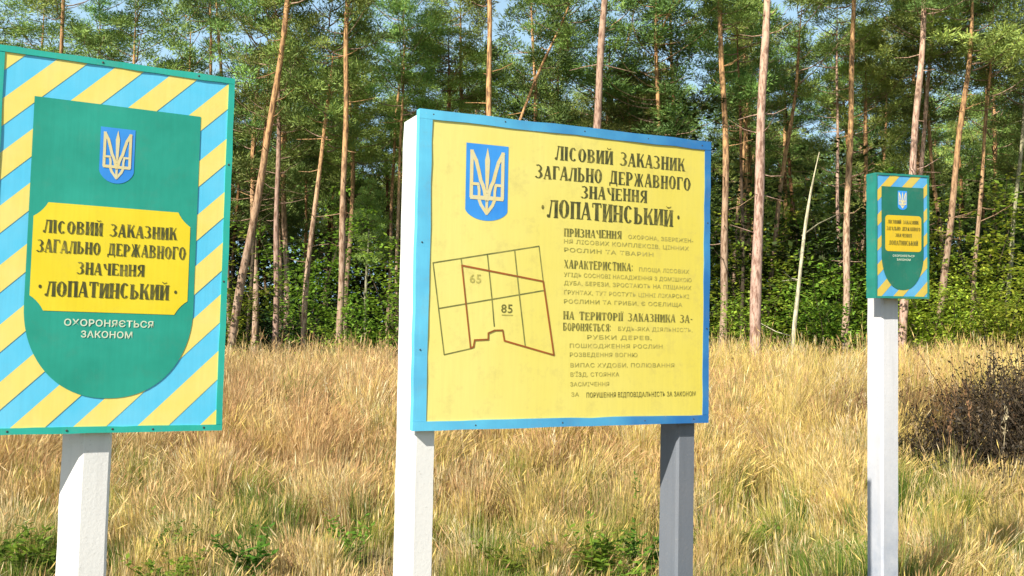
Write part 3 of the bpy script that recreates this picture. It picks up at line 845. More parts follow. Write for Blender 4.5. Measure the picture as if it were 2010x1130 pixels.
def pine_crown(seed, h=6.5, r=2.1, nb=34, dense=1.0, lowgap=0.0):
    """crown around the z axis, 0..h: bowed boughs ending in tufts of needles, with gaps between them"""
    rd = random.Random(seed); A = Acc()
    for i in range(nb):
        t = (i + rd.random()) / nb
        z = h * t
        rr = r * (math.sin(min(1.0, (0.22 + t * 0.9)) * math.pi) ** 0.7 if t < 0.86 else 0.45) * rd.uniform(0.5, 1.15)
        az = rd.uniform(0, 2 * math.pi)
        up_ = rd.uniform(-0.1, 0.5) + t * 0.5
        n = 6; P = []
        for k in range(n):
            s = k / (n - 1)
            P.append((rr * s * math.cos(az + 0.25 * s * rd.uniform(-1, 1)), rr * s * math.sin(az + 0.2 * s), z + rr * (up_ * s + 0.25 * s * s - 0.35 * s * (1 - s))))
        v, q = tube(P, np.linspace(0.026, 0.006, n), 4)
        A.add(v, q, 1, (0.6, 0.6, 0.6))
        npad = rd.choice([3, 4, 4, 5]) if rr > 0.9 else 2
        for k in range(npad):
            s = 0.42 + 0.6 * (k + rd.uniform(0.1, 0.9)) / npad
            s = min(s, 1.0); j = s * (n - 1); a = int(min(j, n - 2)); f_ = j - a
            c0 = np.array(P[a]) * (1 - f_) + np.array(P[a + 1]) * f_
            c0 = c0 + np.array([rd.gauss(0, 0.22), rd.gauss(0, 0.22), rd.uniform(0.0, 0.2)])
            R_ = rd.uniform(0.20, 0.42)
            nn = int(170 * dense * (R_ / 0.35) ** 2)
            C = c0 + rand_unit(nn) * (rng.uniform(0, 1, (nn, 1)) ** 0.5) * R_ * np.array([1.15, 1.15, 0.55])
            d = (C - c0) / R_ + rand_unit(nn) * 0.7 + np.array([0, 0, 0.45])
            d /= np.linalg.norm(d, axis=1, keepdims=True)
            v, q = diamonds(C, d, rng.uniform(0.12, 0.22, nn), rng.uniform(0.022, 0.040, nn))
            A.add(v, q, 0, tint_for(nn, 0.2, 0.35) * rd.uniform(0.6, 1.4))
    return A.mesh("pine_crown", [M['needles'], M['bark']])

CROWNS = [pine_crown(11), pine_crown(12, 7.5, 2.4, 40), pine_crown(13, 6.0, 1.8, 30), pine_crown(14, 8.5, 2.2, 40, 0.9),
          pine_crown(15, 7.0, 2.6, 36), pine_crown(16, 9.5, 2.3, 46, 0.85), pine_crown(17, 5.5, 2.0, 26)]
CH = [6.5, 7.5, 6.0, 8.5, 7.0, 9.5, 5.5]

def trunk_mesh(pts, r0, top_extra, bark_mat, seed, stubs=10, sides=10):
    """tapering, slightly crooked trunk through the given points, with a few dead branch stubs"""
    rd = random.Random(seed); A = Acc()
    P = [np.array(p, float) for p in pts]
    if top_extra:
        d = P[-1] - P[-2]; d /= np.linalg.norm(d)
        d = d * 0.6 + np.array([0, 0, 0.4]); d /= np.linalg.norm(d)
        P.append(P[-1] + d * top_extra)
    # smooth resample
    P = np.array(P); L = np.concatenate([[0], np.cumsum(np.linalg.norm(np.diff(P, axis=0), axis=1))])
    n = max(14, int(L[-1] / 0.45)); s = np.linspace(0, L[-1], n)
    Q = np.stack([np.interp(s, L, P[:, k]) for k in range(3)], 1)
    for _ in range(6):
        Q[1:-1] = Q[1:-1] * 0.5 + (Q[:-2] + Q[2:]) * 0.25
    Q[1:, 0] += 0.02 * np.sin(s[1:] * 1.3 + seed); Q[1:, 1] += 0.03 * np.sin(s[1:] * 0.9 + seed * 2)
    t = s / L[-1]
    rad = r0 * (1.0 - 0.55 * t ** 1.1) * np.where(t > 0.8, 1 - (t - 0.8) * 4.0, 1.0) + r0 * 0.35 * np.exp(-s / 0.35)
    rad = np.maximum(rad, 0.012) * (1 + 0.05 * np.sin(s * 2.3 + seed))
    v, q = tube(Q, rad, sides); A.add(v, q, 0)
    for k in range(stubs):
        i = rd.randint(int(n * 0.25), n - 3)
        az = rd.uniform(0, 2 * math.pi); ln = rd.uniform(0.15, 0.95)
        d = np.array([math.cos(az), math.sin(az), rd.uniform(-0.15, 0.5)])
        pp = [Q[i], Q[i] + d * ln * 0.5 + np.array([0, 0, -0.03]), Q[i] + d * ln + np.array([0, 0, rd.uniform(-0.1, 0.1)])]
        v, q = tube(pp, [0.016, 0.011, 0.005], 4); A.add(v, q, 0)
    return A.mesh("pine_trunk", [bark_mat], True), Q

def add_crown(root, x, y, z, ci, sc, rz, tilt=0.0):
    c = link(bpy.data.objects.new("crown", CROWNS[ci]), root)
    c.location = (x, y, z); c.rotation_euler = (0, tilt, rz); c.scale = (sc, sc, sc)
    return c

# measured trees: radius, depth, points (x, z) from foot to crown, bark, crown start above last point, label
TREES = [
 (0.128, 27.4, [(-7.93, 2.07), (-7.36, 5.74), (-6.83, 9.0), (-6.5, 12.01)], 'bark', 0.0, "tall orange pine leaning right, first trunk to the right of the large striped sign"),
 (0.104, 29.9, [(-7.29, 1.99), (-7.32, 5.78), (-7.33, 9.16)], 'bark_pink', -0.3, "mottled straight pine crossing behind the leaning orange trunk by the striped sign"),
 (0.095, 29.2, [(-6.32, 1.83), (-6.09, 5.7), (-5.7, 8.69)], 'bark', -0.6, "thin pale pine leaning slightly right, midway between the striped sign and the yellow sign"),
 (0.104, 27.9, [(-4.98, 1.82), (-4.9, 6.1), (-4.86, 12.17)], 'bark', -1.5, "straight pale pine, the last full trunk before the yellow sign's white post"),
 (0.070, 33.8, [(-5.14, 1.87), (-5.11, 3.46), (-5.06, 5.25)], 'bark_grey', 0.0, "short grey trunk in the shade just left of the yellow sign's white post"),
 (0.104, 32.2, [(-15.08, 1.85), (-15.32, 13.8)], 'bark', -0.5, "yellowish pine trunk rising above the top left corner of the large striped sign"),
 (0.085, 42.2, [(-17.67, 1.93), (-18.36, 15.0)], 'bark', -1.0, "thin distant pine second from the left above the striped sign"),
 (0.095, 38.0, [(-12.03, 1.9), (-12.05, 13.3), (-12.11, 14.8)], 'bark', 0.0, "orange pine above the middle of the striped sign, left one of a close pair"),
 (0.104, 38.0, [(-11.04, 1.9), (-11.66, 13.92), (-11.83, 15.0)], 'bark', 0.0, "orange pine above the striped sign, right one of a close pair"),
 (0.104, 34.8, [(-1.65, 1.87), (-1.81, 10.71), (-1.87, 12.3)], 'bark', -1.5, "short stretch of orange trunk above the yellow sign, left of the bright pine"),
 (0.114, 28.5, [(-0.72, 1.82), (-0.67, 8.9), (-0.69, 12.41)], 'bark', 0.0, "bright orange straight pine above the trident emblem of the yellow sign"),
 (0.071, 31.7, [(-1.25, 1.85), (-0.67, 6.72), (0.25, 9.62), (1.11, 11.69), (1.62, 12.56)], 'bark', -0.6, "thin pine leaning strongly right above the middle of the yellow sign"),
 (0.133, 24.2, [(1.91, 1.79), (2.13, 7.46), (2.39, 10.77)], 'bark_pink', 1.0, "thick pinkish pine trunk above the heading of the yellow sign"),
 (0.076, 38.0, [(3.29, 1.9), (3.97, 12.05), (4.71, 14.5)], 'bark', 0.0, "thin slanting orange pine just right of the thick pinkish trunk"),
 (0.080, 38.0, [(1.8, 1.9), (1.83, 11.0)], 'bark', 0.0, "thin orange trunk half hidden by foliage left of the thick pinkish trunk"),
 (0.085, 38.0, [(-4.89, 1.9), (-4.67, 11.23), (-4.38, 13.09)], 'bark', -0.8, "orange-topped pine just above and left of the yellow sign's white post"),
 (0.119, 27.9, [(6.05, 1.82), (6.23, 6.11), (6.22, 9.13), (6.14, 11.43)], 'bark', 0.0, "orange pine standing close beside the right edge of the yellow sign"),
 (0.142, 22.8, [(5.71, 1.78), (5.9, 6.14), (6.15, 10.25)], 'bark_pink', 1.5, "thickest pine trunk, pinkish brown, nearest to the meadow right of the yellow sign"),
 (0.085, 34.2, [(7.72, 1.87), (8.03, 6.94), (8.45, 10.26)], 'bark', 0.0, "slender pine between the orange trunk and the thickest trunk right of the yellow sign"),
 (0.095, 31.7, [(8.23, 1.85), (8.8, 6.72), (9.45, 10.48)], 'bark', 0.0, "yellow-orange pine leaning right, next after the thickest trunk"),
 (0.114, 28.5, [(9.76, 1.82), (9.98, 6.2), (10.15, 9.28), (10.32, 12.41)], 'bark', 0.0, "straight two-toned pine just left of the small striped sign"),
 (0.128, 27.0, [(10.82, 1.67), (11.32, 6.98), (11.73, 11.1)], 'bark_pink', 0.3, "pinkish pine directly behind the small striped sign and its post"),
 (0.095, 31.7, [(13.05, 1.68), (13.54, 7.91), (14.01, 11.87)], 'bark_pink', -0.5, "thinner pine rising right beside the pinkish one behind the small striped sign"),
 (0.114, 28.5, [(12.47, 1.82), (12.82, 4.38), (13.3, 7.74), (13.75, 10.69)], 'bark', -0.3, "bright orange pine leaning right, just right of the small striped sign"),
 (0.085, 31.1, [(15.68, 1.84), (15.94, 3.64), (16.7, 9.31)], 'bark_grey', 0.0, "pale thin leaning pine at the right border of the view"),
 (0.076, 38.0, [(14.43, 1.9), (14.91, 11.5)], 'bark', 0.0, "thin pine seen above the left part of the small striped sign"),
 (0.070, 30.5, [(-8.35, 1.9), (-8.15, 6.0), (-7.85, 9.6)], 'bark_dark', -0.5, "dark slim pine in shade left of the leaning orange trunk"),
 (0.072, 33.0, [(-3.9, 1.9), (-3.95, 6.0), (-3.8, 10.2)], 'bark', -0.5, "slim orange pine beside the yellow sign's white post, half in shade"),
 (0.075, 32.0, [(11.0, 1.9), (10.85, 6.0), (10.95, 10.5)], 'bark_pink', -0.4, "slim pink-brown pine between the two-toned pine and the small striped sign"),
 (0.080, 30.0, [(14.2, 1.9), (14.55, 6.0), (15.05, 9.9)], 'bark', -0.3, "orange pine between the leaning orange pine and the right border"),
 (0.066, 29.5, [(7.0, 1.9), (7.1, 6.0), (7.05, 9.6)], 'bark_dark', -0.3, "dark thin pine immediately right of the thickest trunk"),
 (0.071, 40.7, [(19.67, 1.92), (20.17, 11.69), (20.43, 14.5)], 'bark_dark', 0.0, "thin dark distant pine right of the orange leaning one"),
]
for i, (r0, D, pts, bk, cz, label) in enumerate(TREES):
    x0 = pts[0][0] - (pts[1][0] - pts[0][0]) / (pts[1][1] - pts[0][1]) * (pts[0][1] - 0.85)
    gz = float(ground_z(x0, D))
    root = empty("pine_tree", (x0, D, gz), label, 'tree', 'pine trees at the forest edge')
    P = [(0, 0, -0.15)] + [(x - x0, 0, z - gz) for x, z in pts]
    short = pts[-1][1] < 6
    me, Q = trunk_mesh(P, r0, 3.0 if not short else 1.0, M[bk], i * 3 + 1, 16)
    link(bpy.data.objects.new("trunk", me), root)
    ci = i % 7
    top = Q[-1]
    sc = random.Random(i).uniform(0.75, 1.0)
    zc = pts[-1][1] - gz + cz - 0.2
    if short:
        add_crown(root, top[0], top[1], top[2] - 1.5, 2, 0.45, 1.0)
    else:
        j = int(np.argmin(np.abs(Q[:, 2] - zc)))
        add_crown(root, (Q[j][0] + top[0]) / 2, 0, zc, ci, sc, i * 1.7)

# forest behind: five grown pines, copied with their parts
protos = []
for k in range(6):
    rd = random.Random(100 + k)
    lean = rd.uniform(-0.06, 0.07)
    hh = rd.uniform(11.5, 15.5)
    P = [(0, 0, -0.2), (lean * 4, 0, 4), (lean * 8 + rd.uniform(-0.2, 0.2), 0, 8), (lean * hh * 0.85, 0, hh * 0.8)]
    me, Q = trunk_mesh(P, rd.uniform(0.085, 0.13), hh * 0.2, M['bark'] if k % 3 else M['bark_dark'], 50 + k, 14, 8)
    protos.append((me, Q, hh))
def copy_pine(k, x, y, sc, rz, ci, crown_at, csc, label, group):
    me, Q, hh = protos[k]
    gz = float(ground_z(x, y))
    root = empty("pine_tree", (x, y, gz), label, 'tree', group)
    root.rotation_euler = (0, 0, rz); root.scale = (sc, sc, sc)
    link(bpy.data.objects.new("trunk", me), root)
    zc = hh * crown_at
    j = int(np.argmin(np.abs(Q[:, 2] - zc)))
    jt = int(np.argmin(np.abs(Q[:, 2] - (zc + 3))))
    fs = (hh * 1.03 - zc) / CH[ci]
    c_ = add_crown(root, (Q[j][0] + Q[jt][0]) / 2, (Q[j][1] + Q[jt][1]) / 2, zc, ci, fs, rz * 3.1)
    c_.scale = (csc, csc, fs)
    return root
NEAR = [("the leaning orange trunk", -6.8 / 27.4), ("the mottled straight pine", -7.32 / 29.9), ("the thin pale leaning pine", -5.9 / 29.2),
        ("the straight pale pine", -4.9 / 27.9), ("the yellow sign's white post", -0.4 / 3.6), ("the trident of the yellow sign", -0.03), ("the bright pine over the trident", -0.0235),
        ("the thick pinkish trunk", 0.095), ("the yellow sign's heading", 0.13), ("the right edge of the yellow sign", 0.205), ("the thickest trunk", 5.9 / 22.8), ("the yellow-orange leaning pine", 8.8 / 31.7),
        ("the straight two-toned pine", 9.98 / 28.5), ("the small striped sign", 0.405), ("the orange pine leaning right", 12.9 / 28.5), ("the pale thin pine at the right border", 15.95 / 31.1),
        ("the large striped sign's left half", -0.49), ("the large striped sign's right half", -0.36), ("the large striped sign's right edge", -0.29)]
USED = {}
def spot_label(lead, x, y):
    a = x / y
    nm, na = min(NEAR, key=lambda t: abs(t[1] - a))
    side = "left of" if a < na - 0.004 else "right of" if a > na + 0.004 else "behind"
    far_ = "close" if abs(a - na) < 0.02 else "further"
    if side == "behind": far_ = "directly"
    key = f"{lead} {far_} {side} {nm}"
    key = ' '.join(key.split()[:14]) if len(key.split()) > 14 else key
    USED[key] = USED.get(key, 0) + 1
    return key if USED[key] == 1 else key + [", farther back", ", well back", ", rearmost"][min(2, USED[key] - 2)]
rd = random.Random(5)
count = 0
front_xy = [(p[2][0][0], p[1]) for p in TREES]
D = 34.0
while D < 66:
    half = 0.56 * D + 3
    x = -half + rd.uniform(0, 3)
    while x < half:
        px, py = x + rd.uniform(-0.9, 0.9), D + rd.uniform(-1.4, 1.4)
        if all((px - a) ** 2 + (py - b_) ** 2 > 1.5 for a, b_ in front_xy):
            if D < 38:
                lb, gr = spot_label("slim second-row pine", px, py), "pines in the second rows of the forest"
            else:
                lb, gr = "distant pine deep in the forest, its crown merging with its neighbours", "pines deep in the forest"
            copy_pine(rd.randrange(6), px, py, rd.uniform(0.85, 1.12), rd.uniform(0, 6.28), rd.randrange(7), rd.uniform(0.36, 0.62) + (0.10 if D < 40 else 0), rd.uniform(0.8, 1.3), lb, gr)
            count += 1
        x += rd.uniform(2.6, 4.6) if D < 45 else rd.uniform(2.2, 3.8)
    D += 4.2
copy_pine(2, 5.2, 33.0, 1.0, 1.1, 5, 0.45, 1.25, "dense green-crowned pine filling the gap above the yellow sign's right corner", "pines in the second rows of the forest")
copy_pine(4, 6.6, 36.5, 1.08, 4.0, 3, 0.42, 1.3, "green-crowned pine left of the thickest trunk, behind the yellow sign's right edge", "pines in the second rows of the forest")
copy_pine(1, 3.9, 37.5, 1.1, 2.2, 1, 0.45, 1.2, "bushy-crowned pine showing just right of the thick pinkish trunk, farther back", "pines in the second rows of the forest")

# ------------------------------------------------------------------ broadleaf undergrowth
def bush_mesh(seed, h, r, nst, leaves, leaf_len, mat, droop=0.1, low=0.1):
    rd = random.Random(seed); A = Acc()
    for k in range(nst):
        az = rd.uniform(0, 2 * math.pi); rr = r * rd.uniform(0.2, 1.0); hh = h * rd.uniform(0.55, 1.0)
        P = [(0.15 * math.cos(az), 0.15 * math.sin(az), -0.05)]
        for s in (0.3, 0.6, 0.85, 1.0):
            P.append((rr * s ** 1.4 * math.cos(az + 0.2 * rd.uniform(-1, 1)), rr * s ** 1.4 * math.sin(az), hh * s))
        v, q = tube(P, [0.025, 0.02, 0.014, 0.008, 0.004], 4); A.add(v, q, 1)
        P = np.array(P)
        nc = max(4, int(leaves / nst / 14))
        for c in range(nc):
            s = low + (1 - low) * rd.random() ** 0.8
            j = s * 4; a = int(min(j, 3)); c0 = P[a] * (1 - (j - a)) + P[a + 1] * (j - a)
            off = np.array([rd.gauss(0, 1), rd.gauss(0, 1), rd.gauss(0, 0.6)]) * 0.22 * h ** 0.5
            cc = c0 + off
            if cc[2] < 0.1: cc[2] = 0.1
            n = 14
            C = cc + rng.normal(size=(n, 3)) * np.array([0.16, 0.16, 0.07])
            d = rand_unit(n); d[:, 2] = d[:, 2] * 0.35 - droop; d /= np.linalg.norm(d, axis=1, keepdims=True)
            fl = rand_unit(n) * 0.5 + np.array([0, 0, 1.0])
            v, q = diamonds(C, d, rng.uniform(0.7, 1.3, n) * leaf_len, rng.uniform(0.5, 0.8, n) * leaf_len, np.cross(d, fl) * 0 + fl)
            A.add(v, q, 0, tint_for(n, 0.3, 0.5) * rd.uniform(0.7, 1.3))
    return A.mesh("bush", [mat, M['bark_dark']])

BUSH_B = [bush_mesh(1, 3.4, 1.7, 9, 2600, 0.13, M['leaf_bright']), bush_mesh(2, 5.0, 1.5, 7, 2600, 0.13, M['leaf_bright'], low=0.25), bush_mesh(3, 2.4, 1.6, 10, 2200, 0.12, M['leaf_bright'])]
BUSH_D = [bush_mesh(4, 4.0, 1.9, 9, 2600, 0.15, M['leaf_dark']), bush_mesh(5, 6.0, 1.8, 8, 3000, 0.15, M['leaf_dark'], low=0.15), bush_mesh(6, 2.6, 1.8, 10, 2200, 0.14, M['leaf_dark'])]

def place_bush(me, x, y, sc, rz, label, group=None, name="leafy_shrub", zsc=None):
    o_ = bpy.data.objects.new(name, me)
    COL.objects.link(o_)
    o_.location = (x, y, float(ground_z(x, y))); o_.rotation_euler = (0, 0, rz); o_.scale = (sc, sc, zsc or sc)
    return tag(o_, label, 'shrub', group)

G1 = 'shrubs along the forest edge'
for (k, x, y, sc, lab) in [
    (0, 6.9, 26.4, 0.85, "bright green shrub filling the gap between the yellow sign and the thickest trunk"),
    (2, 7.5, 26.8, 0.8, "low bright green shrub at the foot of the thickest trunk, on its right"),
    (0, 8.6, 26.2, 1.0, "rounded light green shrub below the pale leaning dead stem"),
    (1, 11.7, 27.6, 0.75, "leafy green shrub behind the post of the small striped sign"),
    (0, 12.2, 27.2, 0.95, "yellow-green shrub just right of the small striped sign's post"),
    (1, 13.6, 27.2, 0.85, "tall yellow-green sapling at the foot of the orange leaning pine"),
    (2, 13.6, 26.6, 1.1, "low yellow-green shrub above the dark bramble thicket"),
    (0, 15.2, 26.3, 0.9, "bright shrub in front of the pale thin pine at the right border"),
    (1, 10.6, 30.5, 0.8, "mid-green shrub left of the small striped sign, behind the two-toned pine"),
    (2, -4.6, 27.6, 0.75, "small bright shrub against the left side of the yellow sign's white post"),
    (0, -4.2, 28.5, 0.9, "green shrub half hidden behind the yellow sign's white post"),
    (1, -8.8, 29.5, 0.7, "green sapling with autumn tints beside the right edge of the large striped sign")]:
    place_bush(BUSH_B[k], x, y, sc, x * 3.3, lab, G1)
for k, x, y, sc, lab in [
    (1, -8.7, 27.6, 1.0, "yellow-green broadleaf sapling left of the leaning orange trunk, beside the large striped sign"),
    (1, -6.6, 31.0, 1.2, "slim broadleaf sapling behind the mottled pine and the thin leaning pine"),
    (1, -3.6, 31.5, 1.25, "leafy sapling rising behind the top of the yellow sign's white post"),
    (1, 7.3, 30.2, 1.15, "light green sapling between the thickest trunk and the yellow-orange leaning pine"),
    (1, 11.0, 31.0, 1.3, "tall light green sapling behind the two-toned pine"),
    (1, 14.6, 29.6, 1.25, "tall yellow-green sapling left of the pale thin pine at the right border"),
    (1, 16.4, 32.0, 1.35, "tall broadleaf sapling at the right border behind the pale thin pine"),
    (1, 0.6, 33.5, 1.6, "broadleaf sapling whose top shows above the yellow sign's heading")]:
    place_bush(BUSH_B[k], x, y, sc, x * 2.1, lab, 'broadleaf saplings among the pines', "broadleaf_sapling")
for i in range(34):
    x = rd.uniform(5.8, 17.5); y = rd.uniform(28.5, 40)
    place_bush(BUSH_B[(i * 2 + i // 3) % 3], x, y, rd.uniform(0.5, 1.1) * (0.85 if y < 33 else 1.3), rd.uniform(0, 6.28), spot_label("light green bush", x, y), 'light green bushes in the right of the forest')
for i in range(20):
    x = rd.uniform(-18, -1.0); y = rd.uniform(36, 46)
    place_bush((BUSH_B if i % 5 == 0 else BUSH_D)[(i * 2 + i // 3) % 3], x, y, rd.uniform(0.6, 1.5), rd.uniform(0, 6.28), spot_label("mid-green bush" if i % 5 == 0 else "dark green bush", x, y), 'green bushes in the left of the forest')
for i in range(120):
    y = rd.uniform(30.5, 60); x = rd.uniform(-0.56, 0.56) * y
    if x < -1.5 and y < 42: y += 14
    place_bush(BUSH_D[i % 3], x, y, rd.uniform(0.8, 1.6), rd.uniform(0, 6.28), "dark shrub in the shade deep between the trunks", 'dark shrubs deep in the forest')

# pale leaning dead stem with a side branch
root = empty("leaning_sapling", (5.65, 20.6 + 3.6, float(ground_z(5.65, 24.2))), "thin pale greenish stem leaning right with one side branch, beside the thickest trunk", 'tree')
root.location.x = 5.73 * 24.2 / 20
k = 24.2 / 20
sp = [(0, 0, -0.1), (0.10, 0, 1.5), (0.38, 0, 3.93), (0.87, 0, 6.0)]
me, Q = trunk_mesh(sp, 0.062, 0, M['bark_pale'], 4, 5, 8)
link(bpy.data.objects.new("trunk", me), root)
v, q = tube([(0.36, 0, 3.85), (0.75, -0.1, 4.15), (1.18, -0.2, 4.36)], [0.024, 0.016, 0.006], 5)
me = np_mesh("branch", v, q, None, np.ones((len(v), 3)), [M['bark_grey']], smooth=True)
link(bpy.data.objects.new("branch", me), root)

# the wood closing the view far behind
n = 150000
u = rng.uniform(0, 1, n); xx = (u - 0.5) * 140; yy = rng.uniform(64, 74, n)
hmax = 11.0 + 5.0 * val_noise(xx, yy, 5.0, 9) + 2 * val_noise(xx, yy, 1.7, 4)
zz = 0.8 + hmax * rng.uniform(0, 1, n) ** 1.15
C = np.stack([xx, yy, zz], 1); d = rand_unit(n)
v, q = diamonds(C, d, rng.uniform(0.3, 0.6, n), rng.uniform(0.15, 0.35, n))
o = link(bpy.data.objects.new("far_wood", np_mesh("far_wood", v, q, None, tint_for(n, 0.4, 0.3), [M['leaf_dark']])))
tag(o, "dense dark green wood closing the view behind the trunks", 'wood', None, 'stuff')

# ------------------------------------------------------------------ meadow grass
def grass(n, y0, y1, hscale, wid, seed, seedheads=True):
    r = np.random.default_rng(seed)
    nt_ = int(0.56 * (y1 ** 2 - y0 ** 2) * (7.0 if y1 < 16 else 5.0))
    ty = np.sqrt(r.uniform(y0 ** 2, y1 ** 2, nt_)); tx = r.uniform(-1, 1, nt_) * (0.56 * ty + 1.0)
    ths = r.uniform(0.6, 1.3, nt_); tcol = r.uniform(0, 1, nt_)
    tl = r.normal(0, 0.12, (nt_, 2))
    ti = r.integers(0, nt_, n)
    tus = r.uniform(0, 1, n) < 0.82
    off_ = r.normal(0, 1, (n, 2)) * 0.085
    yy = np.where(tus, ty[ti] + off_[:, 1], np.sqrt(r.uniform(y0 ** 2, y1 ** 2, n)))
    xx = np.where(tus, tx[ti] + off_[:, 0], r.uniform(-1, 1, n) * (0.56 * yy + 1.0))
    g = ground_z(xx, yy)
    clump = val_noise(xx, yy, 0.35, 1)
    big = val_noise(xx, yy, 1.6, 2); big2 = val_noise(xx, yy, 3.5, 8)
    green = val_noise(xx, yy, 0.8, 5) * 0.6 + val_noise(xx, yy, 0.3, 6) * 0.4
    tall = np.clip((yy - 7.0) / 7.0, 0, 1)
    h = (0.32 + 0.52 * tall) * (0.72 + 0.5 * clump * 0.6 + 0.35 * big) * r.uniform(0.55, 1.12, n) * hscale * np.where(tus, ths[ti], 0.72) * np.where(r.uniform(0, 1, n) < 0.03, 1.35, 1.0)
    # the hollow by the bramble thicket stays bare
    th_ = ((xx - 7.0) / 2.3) ** 2 + ((yy - 11.2) / 1.2) ** 2
    h = np.where(th_ < 1, h * 0.12, h)
    wv = r.normal(0, 1, (n, 2)) * 0.13 + np.stack([val_noise(xx, yy, 0.7, 11) - 0.35, val_noise(xx, yy, 0.7, 12) - 0.5], 1) * 0.5
    wv = wv + np.where(tus[:, None], off_ * 2.2 + tl[ti], 0)
    bend = r.uniform(0.2, 1.0, n)[:, None] * wv * h[:, None]
    az = r.uniform(0, math.pi, n)
    sx = np.cos(az); sy = np.sin(az)
    w = wid * r.uniform(0.6, 1.4, n)
    base = np.stack([xx, yy, g - 0.02], 1)
    side = np.stack([sx, sy, np.zeros(n)], 1) * w[:, None] * 0.5
    mid = base + np.stack([bend[:, 0] * 0.35, bend[:, 1] * 0.35, h * 0.55], 1)
    tip = base + np.stack([bend[:, 0] * 1.2, bend[:, 1] * 1.2, h * (1 - 0.25 * np.minimum(1, np.abs(wv).sum(1)))], 1)
    V = np.stack([base - side, base + side, mid + side * 0.8, mid - side * 0.8, tip], 1)
    pal = np.array([(0.65, 0.51, 0.24), (0.65, 0.53, 0.175), (0.49, 0.33, 0.165), (0.77, 0.67, 0.40), (0.13, 0.21, 0.035), (0.38, 0.39, 0.07)])
    dl = np.clip((-xx / yy) * 2.2 + 0.5, 0, 1)       # tan on the left, gold on the right
    far = np.clip((yy - 8) / 4, 0, 1)
    pg = np.clip((green - 0.46) * 5, 0, 1) * (1 - far) * 1.3 + 0.07
    pyg = np.clip((green - 0.35) * 2.0, 0, 1) * (1 - 0.75 * far) * 0.55 + 0.10 * (1 - dl)
    pr = (0.17 + 0.36 * far * (0.25 + 0.75 * dl)) * (0.5 + big2) + np.clip(val_noise(xx, yy, 1.0, 21) - 0.62, 0, 1) * 1.2
    ps = 0.35 + 0.2 * dl
    pgold = 0.15 + 0.5 * (1 - dl)
    pp = np.full(n, 0.14)
    W_ = np.stack([ps, pgold, pr, pp, pg, pyg], 1); W_ /= W_.sum(1, keepdims=True)
    cs = np.cumsum(W_, 1); pick = np.where(tus & (r.uniform(0, 1, n) < 0.6), tcol[ti], r.uniform(0, 1, n)); idx = (pick[:, None] > cs).sum(1).clip(0, 5)
    col = pal[idx] * r.uniform(0.72, 1.2, (n, 1)) * (0.85 + 0.3 * big[:, None])
    brown = np.clip(1.3 - ((xx - 7.2) / 3.0) ** 2 - ((yy - 13.6) / 2.0) ** 2, 0, 1) * (r.uniform(0, 1, n) < 0.8)
    col = col * (1 - brown[:, None]) + brown[:, None] * np.array((0.15, 0.09, 0.045)) * r.uniform(0.6, 1.3, (n, 1))
    T = np.repeat(col[:, None, :], 5, 1)
    V = V.reshape(-1, 3); T = T.reshape(-1, 3)
    b0 = np.arange(n) * 5
    quads = np.stack([b0, b0 + 1, b0 + 2, b0 + 3], 1); tris = np.stack([b0 + 3, b0 + 2, b0 + 4], 1)
    if seedheads:
        sel = np.where((idx < 4) & (r.uniform(0, 1, n) < 0.25 + 0.45 * far))[0]
        m_ = len(sel)
        d = (tip - mid)[sel]; d /= np.linalg.norm(d, axis=1, keepdims=True)
        L = r.uniform(0.10, 0.22, m_) * (0.6 + 0.6 * tall[sel])
        sv, sq = diamonds(tip[sel] - d * L[:, None] * 0.6, d, L, r.uniform(0.005, 0.011, m_) * (0.7 + wid * 60))
        sc_ = np.repeat(col[sel] * np.array([1.08, 0.98, 0.95]) * r.uniform(0.8, 1.25, (m_, 1)), 4, 0)
        quads = np.concatenate([quads, sq + len(V)]); V = np.concatenate([V, sv]); T = np.concatenate([T, sc_])
    return V, quads, tris, T
parts = [grass(120000, 3.2, 8.5, 1.0, 0.0037, 21), grass(190000, 8.5, 15.0, 1.0, 0.0052, 22), grass(200000, 15.0, 26.5, 1.08, 0.0085, 23)]
V, Qd, Tr, T = [], [], [], []; off = 0
for v, q, t, c in parts:
    V.append(v); Qd.append(q + off); Tr.append(t + off); T.append(c); off += len(v)
o = link(bpy.data.objects.new("meadow_grass", np_mesh("meadow_grass", np.concatenate(V), np.concatenate(Qd), np.concatenate(Tr), np.clip(np.concatenate(T), 0, 0.9), [M['grass']])))
tag(o, "tall dry golden meadow grass between the signs and the forest", 'grass', None, 'stuff')

